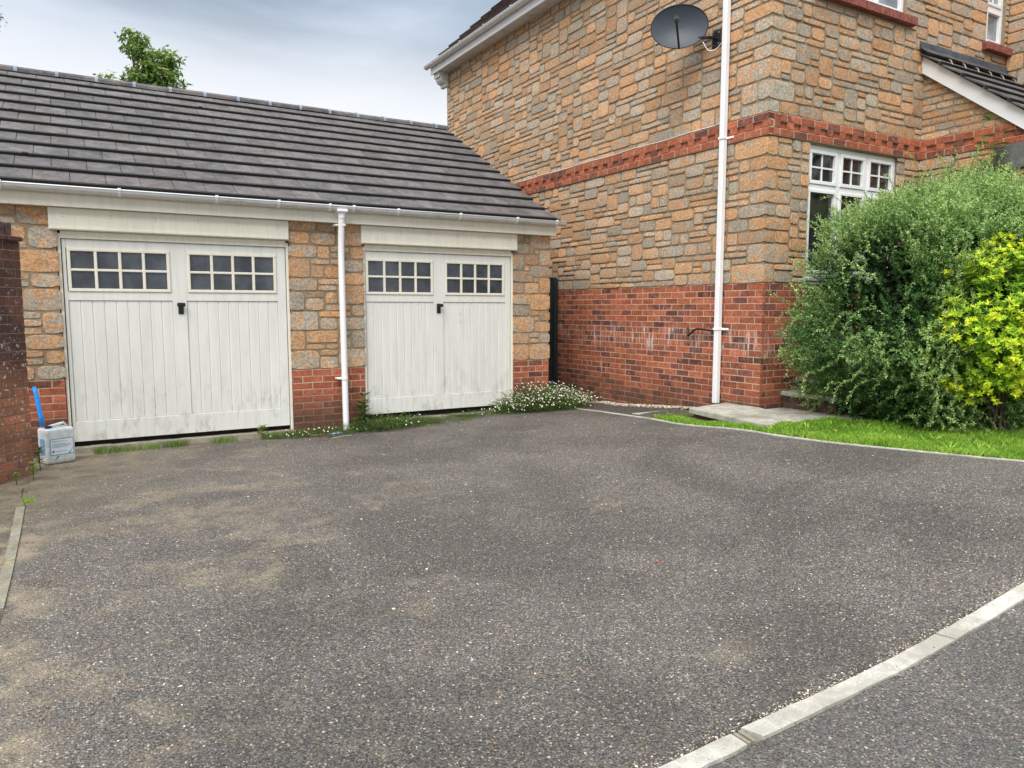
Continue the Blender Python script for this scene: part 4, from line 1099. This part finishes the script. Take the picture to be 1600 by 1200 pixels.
# long arching sprays that break the outline, mostly left and top
for k in range(230):
    a=rnd(0,1)
    if a<.55: v=Vector((-1,rnd(-.9,.3),rnd(-.75,.9))).normalized()
    elif a<.9: v=Vector((rnd(-.9,.9),rnd(-.6,.1),1)).normalized()
    else: v=Vector((rnd(-.6,.6),-1,rnd(-.2,.7))).normalized()
    p=BC+v*bush_r(v)*.9
    if p.z<-.75 or p.x>10.4 or p.y>5.5 or p.z>.74+(p.x-6.2)*.34 or (p.x<6.8 and p.z>.05 and random.random()<.6): continue
    d=(v*.9+Vector((rnd(-.5,.05),rnd(-.3,.1),rnd(.05,.7)))).normalized(); L=rnd(.22,.55)
    if p.z<.1 and p.x<7: d.z=abs(d.z)*.5
    shoot(p,d,L,int(L/.017),.021,.15,.8,.62,True,.3)
bmain=mb; o=mb.build('foliage',M['bush'],bush,recalc=False); o2=sm.build('twig',M['bark'],bush,recalc=False)
# inner leaves toned dark, interior shade put into their colour; then limbs
mb=MB()
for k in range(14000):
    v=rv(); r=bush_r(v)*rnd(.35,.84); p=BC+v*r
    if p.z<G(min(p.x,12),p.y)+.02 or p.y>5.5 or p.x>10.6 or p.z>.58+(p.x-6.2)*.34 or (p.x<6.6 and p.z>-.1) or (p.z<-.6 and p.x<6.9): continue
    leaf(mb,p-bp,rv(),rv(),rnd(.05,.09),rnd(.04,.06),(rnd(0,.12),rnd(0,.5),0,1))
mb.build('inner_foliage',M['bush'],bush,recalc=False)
mb=MB()
for k in range(26):
    b=Vector((8.1+rnd(-.5,.5),4.75+rnd(-.25,.25),-1.22)); v=Vector((rnd(-1,1),rnd(-.8,.5),rnd(.3,1))).normalized(); e=BC+v*bush_r(v)*.62
    if e.x>10.2: continue
    mb.tube([q-bp for q in sag([b,b.lerp(e,.4)+Vector((0,0,.2)),e],4)],[.018-.0015*i for i in range(9)],6)
mb.build('limb',M['bark'],bush)

# yellow shrub
YC=Vector((7.50,3.60,-.20)); ys_=thing('yellow_shrub','bright yellow-leaved shrub in front of the right side of the green bush','shrub',(YC.x,YC.y,-1.2)); yp=Vector(ys_.location)
mb=MB(); sm=MB(); n=0
def yr(v): return (1+.16*noise.noise(v*2.0+Vector((9,0,0)))+.10*noise.noise(v*4.3))/math.sqrt((v.x/1.02)**2+(v.y/.50)**2+(v.z/(.86 if v.z>0 else .74))**2)
while n<4300:
    v=rv()
    if v.y>.5: continue
    s=rnd(.60,1.0); p=YC+v*yr(v)*s
    if p.z<-.84+.16*noise.noise(Vector((p.x*3,0,0))): continue
    # the foliage thins toward the lower left, showing the green bush
    if (p.x-YC.x)<-.7 and p.z<-.75: continue
    gap=noise.noise(p*3.1+Vector((5,5,5)))
    if gap<-.20 and s>.72: continue
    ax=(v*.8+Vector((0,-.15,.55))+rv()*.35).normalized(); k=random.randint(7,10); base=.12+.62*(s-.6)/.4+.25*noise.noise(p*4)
    o_=ax.orthogonal().normalized(); o3=ax.cross(o_)
    sc=rnd(.75,1.2)
    for i in range(k):
        a=2*math.pi*i/k+rnd(-.25,.25); side=o_*math.cos(a)+o3*math.sin(a); el=rnd(.25,1.0)
        d=(side+ax*el*.8); t=base+rnd(-.22,.25)+(.12 if el>.7 else 0)
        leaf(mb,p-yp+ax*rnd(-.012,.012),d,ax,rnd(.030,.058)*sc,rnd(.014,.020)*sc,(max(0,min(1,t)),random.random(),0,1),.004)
    sm.tube([p-yp,p-yp-ax*.10],.003,3,caps=False); n+=1
mb.build('foliage',M['yellow'],ys_,recalc=False); sm.build('twig',M['weed'],ys_,recalc=False)
mb=MB()
for k in range(14):
    b=Vector((YC.x+rnd(-.2,.2),YC.y+rnd(-.1,.2),-1.22)); e=YC+Vector((rnd(-.7,.7),rnd(-.3,.3),rnd(-.2,.6))); mb.tube([b-yp,b.lerp(e,.5)+Vector((0,0,.1))-yp,e-yp],[.012,.009,.005],6)
mb.build('stem',M['bark'],ys_)

# sapling above the bush
def leafy_plant(name,label,cat,base,h,nl,ls,mat,lean=(0,0),group=None,tone=.5,pal=True):
    t=thing(name,label,cat,base,group); sm=MB(); mb=MB()
    pts=[Vector((lean[0]*i/6*h,lean[1]*i/6*h,h*i/6))+Vector((rnd(-1,1),rnd(-1,1),0))*.01*h for i in range(7)]; sm.tube(pts,[.004+.004*h*(1-i/6) for i in range(7)],5)
    for i in range(nl):
        f=rnd(.3,1); q=pts[min(5,int(f*6))].lerp(pts[min(6,int(f*6)+1)],(f*6)%1); a=i*2.4+rnd(-.3,.3)
        d=Vector((math.cos(a),math.sin(a),rnd(.1,.6)))
        for k in range(5 if pal else 1):
            b=(k-2)*.5 if pal else 0; dd=Vector((d.x*math.cos(b)-d.y*math.sin(b),d.x*math.sin(b)+d.y*math.cos(b),d.z-.25*abs(b)))
            leaf(mb,q+d*(ls*.35 if pal else 0),dd,Vector((0,0,1))+rv()*.3,ls*rnd(.8,1.1),ls*.32,(min(1,max(0,tone+rnd(-.2,.25))),random.random(),0,1),.006)
    sm.build('stem',M['weed'],t); mb.build('leaves',mat,t,recalc=False); return t
leafy_plant('sapling','young sapling with lobed leaves poking up above the green bush, against the brick band','sapling',(9.0,4.62,.95),1.15,17,.16,M['weed'],(.02,0),tone=.55)

# grass on the lawn strip
random.seed(5)
mb=MB(); cnt=0
while cnt<52000:
    y=rnd(2.4,6.12); 
    ex=edge_x(y); x=ex+.015+abs(random.gauss(0,.7))*1.0 if random.random()<.75 else ex+rnd(.01,2.4)
    if x>9.0: continue
    if 5.57+.15*max(0,(5.0-y))<x<6.55 and 4.74<y<6.12: continue
    if x>6.2 and y>4.78: continue
    if ((x-8.15)/1.6)**2+((y-4.9)/.75)**2<1: continue
    pz=noise.noise(Vector((x*2.4,y*2.4,0))); bare=noise.noise(Vector((x*1.7+5,y*2.6,3)))
    if bare>.27 and random.random()<.8: cnt+=1; continue
    tuft=noise.noise(Vector((x*5,y*5,7)))
    h=rnd(.022,.045)*(1+.9*max(0,tuft)+.5*pz); z=G(x,y)+.004; a=rnd(0,6.28); w=rnd(.003,.0055); lean=rv()*h*.75
    p=Vector((x,y,z)); s=Vector((math.cos(a),math.sin(a),0))*w; tip=p+Vector((lean.x,lean.y,h)); m_=p+Vector((lean.x*.3,lean.y*.3,h*.55))
    t=(max(0,min(1,.55+.35*pz+rnd(-.25,.25))),random.random(),0,1)
    n0=len(mb.v); mb.v.extend(((p-s)[:],(p+s)[:],(m_+s*.7)[:],tip[:],(m_-s*.7)[:])); mb.f.append((n0,n0+1,n0+2,n0+3,n0+4)); mb.c.append(t); mb.m.append(0); cnt+=1
# broad-leaf clumps in the lawn
for k in range(90):
    y=rnd(3.0,6.3); x=edge_x(y)+rnd(.05,.9)
    if 5.5<x<6.6 and 4.7<y<6.2: continue
    if x>6.2 and y>4.7: continue
    z=G(x,y)+.006; nl=random.randint(6,12)
    for i in range(nl):
        a=rnd(0,6.28); leaf(mb,Vector((x,y,z)),Vector((math.cos(a),math.sin(a),rnd(.3,1.1))),Vector((0,0,1)),rnd(.04,.10),rnd(.012,.022),(rnd(.35,.9),random.random(),0,1),.004)
tag(mb.build('grass',M['grass'],recalc=False),'bright green grass strip between the driveway edging and the bushes','grass',kind='stuff')

# gravel by the wall
mb=MB(); random.seed(11)
def pebble(mb,p,r,tone):
    vs=[];K=6
    s=Vector((rnd(.7,1.3),rnd(.7,1.3),rnd(.5,.8))); a0=rnd(0,6)
    vs.append(p+Vector((0,0,r*s.z)))
    for i in range(K):
        a=a0+i*math.tau/K; vs.append(p+Vector((math.cos(a)*r*s.x*rnd(.85,1.1),math.sin(a)*r*s.y*rnd(.85,1.1),r*s.z*.25)))
    fs=[(0,1+i,1+(i+1)%K) for i in range(K)]
    n=len(mb.v)
    for i in range(K): vs.append(vs[1+i]+Vector((0,0,-r*.6)))
    fs+=[(1+i,1+K+i,1+K+(i+1)%K,1+(i+1)%K) for i in range(K)]
    mb.add(vs,fs,tone)
for k in range(2600):
    y=6.45+ (9.6-6.45)*random.random(); wdt=.19 if y>6.9 else .10; x=HX-.01-rnd(0,1)**.9*wdt-.02*noise.noise(Vector((y*4,0,0)))
    pebble(mb,Vector((x,y,G(x,y)+rnd(0,.018))),rnd(.007,.015),(random.random(),random.random(),0,1))
M['gravel']=mat_leaf('gravel_stone',(.22,.17,.12),(.46,.38,.28),(.72,.66,.55),.85,.0)
tag(mb.build('gravel',M['gravel'],recalc=False),'pale pea gravel strip along the foot of the house flank wall','gravel',kind='stuff')

# loose grit and chips on the driveway (real stones near the camera)
mb=MB(); random.seed(12)
for k in range(2600):
    y=2.+6.2*random.random()**1.4; x=left_x(y)+.1+random.random()*(edge_x(y)-left_x(y)-.2)
    r=rnd(.0018,.0045) if random.random()<.93 else rnd(.005,.008)
    pebble(mb,Vector((x,y,G(x,y)+.0005)),r,(random.random()**.6,random.random(),0,1))
for k in range(700):
    x=rnd(.8,4.6); y=kerb_y(x)+abs(random.gauss(0,.03))+.004; pebble(mb,Vector((x,y,G(x,y)+.0005)),rnd(.0018,.0045),(random.random(),random.random(),0,1))
tag(mb.build('loose_grit',M['gravel'],recalc=False),'pale loose grit scattered over the driveway tarmac','grit',kind='stuff')

# weeds along the garage
def weed(name,label,x,y,r,h,n,tone=.5,flowers=0,ls=.03,lw=.3,group=None,z=None,dens=1.,brown=0.):
    z=G(x,y) if z is None else z
    t=thing(name,label,'plant',(x,y,z),group); mb=MB(); fm=MB(); sm=MB()
    for i in range(n):
        a=rnd(0,6.28); rr=r*math.sqrt(random.random()); p=Vector((math.cos(a)*rr,math.sin(a)*rr*.6,0)); hh=h*(1-.6*(rr/r)**2)*rnd(.45,1)
        d=Vector((p.x*.8+rnd(-.3,.3)*r,p.y*.8+rnd(-.3,.3)*r,hh)); K=max(3,int(hh/.018))
        sm.tube([p,p+d*.5+rv()*.004,p+d],.0012,3,caps=False)
        for k in range(K):
            q=p+d*(k+1)/K; ld=(rv()+Vector((0,0,.5))); leaf(mb,q,ld,rv()+Vector((0,0,1)),ls*rnd(.6,1.2),ls*lw,(max(0,min(1,tone+rnd(-.3,.3)+.2*k/K)),random.random(),0,1),.002)
        if random.random()<flowers:
            q=p+d+Vector((0,0,.006)); nn=(Vector((rnd(-.6,.6),-.7,.8))).normalized(); s1=nn.orthogonal().normalized(); s2=nn.cross(s1); R_=rnd(.0075,.0115)
            fm.poly([q+(s1*math.cos(u*math.tau/8)+s2*math.sin(u*math.tau/8))*R_*(1 if u%2 else .75) for u in range(8)],m=0)
            fm.poly([q+nn*.0015+(s1*math.cos(u*math.tau/6)+s2*math.sin(u*math.tau/6))*R_*.32 for u in range(6)],m=1)
    sm.build('stem',M['weed'],t,recalc=False); mb.build('leaves',M['weed'],t,recalc=False)
    if fm.f: fm.build('flower',[M['petal'],M['fcentre']],t,recalc=False)
    return t
M['petal']=mat_plain('petal',(.80,.76,.72),.7,var=.08); M['fcentre']=mat_plain('flower_centre',(.72,.52,.05),.7)
random.seed(31)
weed('daisy_clump','large mound of small white daisies at the foot of the right garage pier',5.28,8.17,.42,.38,1300,.36,.45,.022,.3)
weed('daisy_clump','low left shoulder of white daisies under the right garage door',4.86,8.17,.24,.17,340,.34,.35,.020,.3)
weed('daisy_clump','daisies spilling from the pier toward the side gate',5.66,8.25,.28,.24,480,.32,.4,.020,.3)
weed('weed_patch','dark green weeds with a few daisies right of the garage downpipe',2.98,8.18,.26,.20,420,.30,.02,.030,.3)
weed('weed_patch','ragged weeds against the left end of the right garage door',3.36,8.20,.26,.14,380,.32,.015,.028,.3)
weed('weed_patch','thin mossy weeds under the middle of the right garage door',3.85,8.24,.36,.055,320,.34,.0,.018,.3)
weed('weed_patch','thin mossy weeds under the right half of the right garage door',4.4,8.24,.30,.06,280,.36,.02,.018,.3)
weed('weed_patch','low weeds with daisies at the foot of the middle pier',2.36,8.19,.24,.10,300,.36,.06,.022,.3)
weed('weed_patch','low green weeds left of the middle pier',1.98,8.22,.18,.08,220,.45,.03,.022,.3)
leafy_plant('tall_weed','leafy upright weed growing just right of the garage downpipe','plant',(2.80,8.19,-1.42),.42,44,.12,M['weed'],(.0,0),tone=.35,pal=False)
leafy_plant('tall_weed','second leafy weed behind the garage downpipe, drooping right','plant',(2.74,8.24,-1.42),.32,26,.11,M['weed'],(.25,0),tone=.32,pal=False)
leafy_plant('fern_sprig','fern-like sprig standing in the weeds before the right door','plant',(3.28,8.20,-1.42),.17,16,.055,M['weed'],(.0,0),tone=.6,pal=False)
leafy_plant('fern_sprig','small leafy sprig in front of the left garage door, by the middle pier','plant',(1.66,8.19,-1.42),.15,26,.09,M['weed'],(.0,0),tone=.75,pal=False)
def tuft(label,x,y,n,h,tone,r=.05,name='grass_tuft',group=None,mat=None,z=None):
    mb=MB(); z=G(x,y) if z is None else z
    for i in range(n):
        a=rnd(0,6.28); p=Vector((rnd(-r,r),rnd(-r,r)*.5,0)); d=Vector((math.cos(a)*rnd(.1,.8),math.sin(a)*rnd(.1,.8),1))*h*rnd(.5,1); w=.0022; s=Vector((w,w*.5,0))
        mb.poly([p-s,p+s,p+d*.6+s*.6,p+d+Vector((0,0,-h*.1)),p+d*.6-s*.6],(max(0,min(1,tone+rnd(-.2,.2))),random.random(),0,1))
    o=mb.build(name,mat or M['grass'],recalc=False); o.location=(x,y,z); tag(o,label,'grass tuft',group)
gr='grass tufts below the left garage door'
tuft('olive grass tuft near the left end of the left garage door',.22,8.20,150,.10,.2,.16,group=gr)
tuft('grass tuft under the left panel of the left garage door',.52,8.22,110,.08,.3,.13,group=gr)
tuft('brownish grass tuft left of centre below the left garage door',.80,8.23,110,.10,.12,.12,group=gr)
tuft('grass tuft right of centre below the left garage door',1.28,8.23,110,.09,.22,.13,group=gr)
tuft('green grass tuft below the right panel of the left garage door',1.78,8.22,110,.075,.35,.12,group=gr)
leafy_plant('small_weed','bright green little weed at the foot of the brick wall','plant',(-.39,7.18,-1.42),.15,34,.045,M['grass'],(0,0),tone=.6,pal=False)
leafy_plant('small_weed','darker weed at the photo edge below the brick wall','plant',(-.50,7.06,-1.42),.09,18,.04,M['grass'],(0,0),tone=.35,pal=False)
leafy_plant('small_weed','green weed squeezed between brick wall and jerrycan','plant',(-.36,7.62,-1.42),.20,40,.05,M['weed'],(0,0),tone=.5,pal=False)
tuft('flat green rosette of blades at the end of the narrow edging',-.385,6.35,34,.07,.6,.04,name='weed_rosette')
leafy_plant('small_weed','spindly sprig just behind the flat green rosette','plant',(-.44,6.55,-1.42),.07,9,.03,M['weed'],(.2,0),tone=.5,pal=False)
tuft('long mossy fringe along the sill of the right garage door',3.95,8.22,700,.045,.15,1.0,name='grass_fringe')
for o_f in COL.objects:
    if o_f.name.startswith('grass_fringe'): o_f['kind']='stuff'
# dry grass on the slab
mb=MB()
for i in range(650):
    t=random.random(); x=6.42+.55*t+rnd(-.03,.03); y=5.28-.42*t+rnd(-.05,.05); z=-1.118; d=Vector((rnd(-1,1),rnd(-1,1),rnd(.15,.7)))*.035; s=Vector((.0015,.001,0)); p=Vector((x,y,z))
    mb.poly([p-s,p+s,p+d],(.5,.5,0,1))
tag(mb.build('dry_grass',M['dry'],recalc=False),'line of dry straw-coloured grass in the joint between the slabs','dry grass')
# litter
def scrap(name,label,cat,x,y,l,w,h,col,rot=0,z=None):
    bm=bmesh.new(); bmesh.ops.create_icosphere(bm,subdivisions=2,radius=1)
    sd=Vector((rnd(0,9),rnd(0,9),0))
    for v in bm.verts:
        k=1+.35*noise.noise(v.co*1.6+sd); v.co=Vector((v.co.x*l*k,v.co.y*w*k,v.co.z*h*k+h*.6))
    me=bpy.data.meshes.new(name); bm.to_mesh(me); bm.free(); me.materials.append(mat_plain(name+'_surface',col,.7,var=.3,scale=60)); o=bpy.data.objects.new(name,me); COL.objects.link(o)
    o.location=(x,y,G(x,y) if z is None else z); o.rotation_euler=(0,0,rot); tag(o,label,cat)
scrap('dead_leaf','small reddish-brown dead leaf lying alone on the open tarmac','leaf',2.84,3.17,.020,.012,.005,(.30,.09,.045),.3)
scrap('plastic_scrap','crumpled pale blue plastic scrap at the foot of the garage downpipe','litter',2.46,8.14,.085,.04,.013,(.30,.44,.56),.1)
scrap('terracotta_shard','flat brown shard among the weeds left of the garage downpipe','shard',2.22,8.13,.11,.035,.014,(.26,.15,.09),.05)
scrap('snail_shell','small round pinkish pebble among weeds before the right garage door','pebble',3.22,8.10,.018,.018,.014,(.50,.30,.22),0)
scrap('bark_piece','curled orange-brown leaf beside the weeds before the right garage door','leaf',3.42,8.12,.05,.018,.010,(.42,.20,.09),.4)
mb=MB(); mb.tube([(2.33,7.88,G(2.33,7.88)+.004),(2.40,7.90,G(2.4,7.9)+.004),(2.47,7.95,G(2.47,7.95)+.004),(2.58,7.96,G(2.58,7.96)+.004)],.003,6)
tag(mb.build('twig',mat_plain('pale_twig',(.55,.52,.45),.8)),'thin pale twig on the tarmac in front of the garage downpipe','twig')
mb=MB(); mb.tube([(1.80,2.40,G(1.8,2.4)+.003),(1.83,2.46,G(1.8,2.46)+.006),(1.85,2.53,G(1.8,2.53)+.003),(1.90,2.60,G(1.9,2.6)+.003)],.0016,6)
tag(mb.build('grass_stalk',mat_plain('green_stalk',(.25,.32,.20),.8)),'thin grey-green stalk lying on the near tarmac','stalk')

# trees behind the garage
def tree(label,base,trunk_h,blobs,ls,nleaf,dens=1.):
    t=thing('tree',label,'tree',base); mb=MB(); tk=MB(); b=Vector(base)
    tk.tube([(0,0,0),(.05,0,trunk_h*.5),(0,0,trunk_h)],[.16,.12,.06],8)
    for(c,r)in blobs:
        c=Vector(c)-b
        tk.tube([(0,0,trunk_h*.75),tuple((Vector((0,0,trunk_h))+c)/2),tuple(c)],[.05,.03,.015],6)
        for k in range(int(nleaf*r*r)):
            v=rv(); p=c+Vector((v.x*r,v.y*r,v.z*r*.9))*rnd(.25,1.)**.6*(1+.35*noise.noise(v*2.4+c))
            # sprig: a few drooping leaves
            for q in range(6):
                d=Vector((rnd(-1,1),rnd(-1,1),rnd(-1.1,.2))); leaf(mb,p+rv()*.05,d,rv(),ls*rnd(.7,1.2),ls*.36,(max(0,min(1,.45+.25*v.z+rnd(-.25,.3))),random.random(),0,1),.006)
            if k%3==0: tk.tube([tuple(c+(p-c)*.5),tuple(p)],.006,3,caps=False)
    tk.build('trunk',M['bark'],t); mb.build('crown',M['treeleaf'],t,recalc=False)
random.seed(44)
tree('leafy tree rising behind the garage roof ridge',(1.3,16,-1.4),4.2,[((1.50,16,4.62),.31),((1.20,16,4.85),.22),((1.10,16,5.06),.17),((1.30,16,5.05),.10),((1.62,16,4.34),.38),((1.22,16,4.30),.32),((1.76,16,4.72),.22),((1.4,16.2,3.9),.5)],.12,900)
tree('small crown just left of the leafy tree, barely above the ridge',(.68,16,-1.4),3.6,[((.68,16,4.20),.17),((.60,16,3.95),.3)],.11,700)
M_tl=M['treeleaf']; M['treeleaf']=mat_leaf('far_tree_leaf',(.05,.07,.05),(.12,.15,.11),(.2,.22,.16),.6,.3)
tree('sparse hanging branch tips of a tree at the top left corner of the photo',(-3.2,17,-1.4),5.0,[((-1.13,17,5.62),.24),((-1.10,17,5.25),.20),((-1.45,17,5.6),.35),((-2.3,17,6.0),.6),((-2.9,17,6.4),.8)],.08,230)

# ------------------------------------------------------------------ camera, light, sky
cam_d=bpy.data.cameras.new('camera'); cam=bpy.data.objects.new('camera',cam_d); COL.objects.link(cam); scene.camera=cam
cam_d.sensor_width=36; cam_d.sensor_fit='HORIZONTAL'; cam_d.lens=1150/1600*36; cam_d.clip_end=2000; cam_d.clip_start=.05
cam.location=(0,0,0); cam.rotation_euler=(R(90-5.86),0,R(-30.4))
AZ=Vector((-.62,-.55,0)).normalized(); el=R(48)
sd=bpy.data.lights.new('sun','SUN'); sun=bpy.data.objects.new('sun',sd); COL.objects.link(sun); sd.energy=3.0; sd.angle=R(38); sd.color=(1,.965,.91)
dirv=Vector((AZ.x*math.cos(el),AZ.y*math.cos(el),math.sin(el))); sun.rotation_euler=dirv.to_track_quat('Z','Y').to_euler()
w=bpy.data.worlds.new('World'); scene.world=w; w.use_nodes=True; nt=w.node_tree; nt.nodes.clear()
def wn(ty,**k):
    x=nt.nodes.new(ty)
    for a,b in k.items(): setattr(x,a,b)
    return x
out=wn('ShaderNodeOutputWorld'); sky=wn('ShaderNodeTexSky'); sky.sky_type='NISHITA'; sky.sun_disc=False; sky.sun_elevation=el; sky.sun_rotation=math.atan2(AZ.x,AZ.y)
bg1=wn('ShaderNodeBackground'); nt.links.new(sky.outputs[0],bg1.inputs[0]); bg1.inputs[1].default_value=.10
tc=wn('ShaderNodeTexCoord'); sx=wn('ShaderNodeSeparateXYZ'); nt.links.new(tc.outputs['Generated'],sx.inputs[0])
mp=wn('ShaderNodeMapping'); mp.inputs['Scale'].default_value=(1,1,2.6); nt.links.new(tc.outputs['Generated'],mp.inputs[0])
no=wn('ShaderNodeTexNoise'); no.inputs['Scale'].default_value=2.1; no.inputs['Detail'].default_value=7; no.inputs['Roughness'].default_value=.52; no.inputs['Distortion'].default_value=.5; nt.links.new(mp.outputs[0],no.inputs['Vector'])
cr=wn('ShaderNodeValToRGB'); e=cr.color_ramp.elements; e[0].position=.36; e[0].color=(.27,.33,.40,1); e[1].position=.64; e[1].color=(.70,.80,.94,1); q=e.new(.5); q.color=(.46,.56,.68,1); nt.links.new(no.outputs[0],cr.inputs[0])
# brighter toward the horizon
mr=wn('ShaderNodeMapRange'); mr.interpolation_type='SMOOTHSTEP'; nt.links.new(sx.outputs[2],mr.inputs[0]); mr.inputs[1].default_value=.365; mr.inputs[2].default_value=.235; mr.inputs[3].default_value=0; mr.inputs[4].default_value=.93
mx=wn('ShaderNodeMix',data_type='RGBA'); nt.links.new(mr.outputs[0],mx.inputs[0]); nt.links.new(cr.outputs[0],mx.inputs[6]); mx.inputs[7].default_value=(1.08,1.09,1.12,1)
# overhead sky, out of view, made brighter to add soft light
mr2=wn('ShaderNodeMapRange'); mr2.interpolation_type='SMOOTHSTEP'; nt.links.new(sx.outputs[2],mr2.inputs[0]); mr2.inputs[1].default_value=.50; mr2.inputs[2].default_value=.85
mx2=wn('ShaderNodeMix',data_type='RGBA'); nt.links.new(mr2.outputs[0],mx2.inputs[0]); nt.links.new(mx.outputs[2],mx2.inputs[6]); mx2.inputs[7].default_value=(2.5,2.52,2.6,1)
bg2=wn('ShaderNodeBackground'); nt.links.new(mx2.outputs[2],bg2.inputs[0]); bg2.inputs[1].default_value=1.0
ms=wn('ShaderNodeMixShader'); ms.inputs[0].default_value=.88; nt.links.new(bg1.outputs[0],ms.inputs[1]); nt.links.new(bg2.outputs[0],ms.inputs[2]); nt.links.new(ms.outputs[0],out.inputs[0])
scene.view_settings.view_transform='Standard'; scene.view_settings.look='None'; scene.view_settings.exposure=0; scene.view_settings.gamma=1

# lift the whole place so that the drive lies near z = 0
for o in list(COL.objects):
    if o.parent is None: o.location.z+=EYE
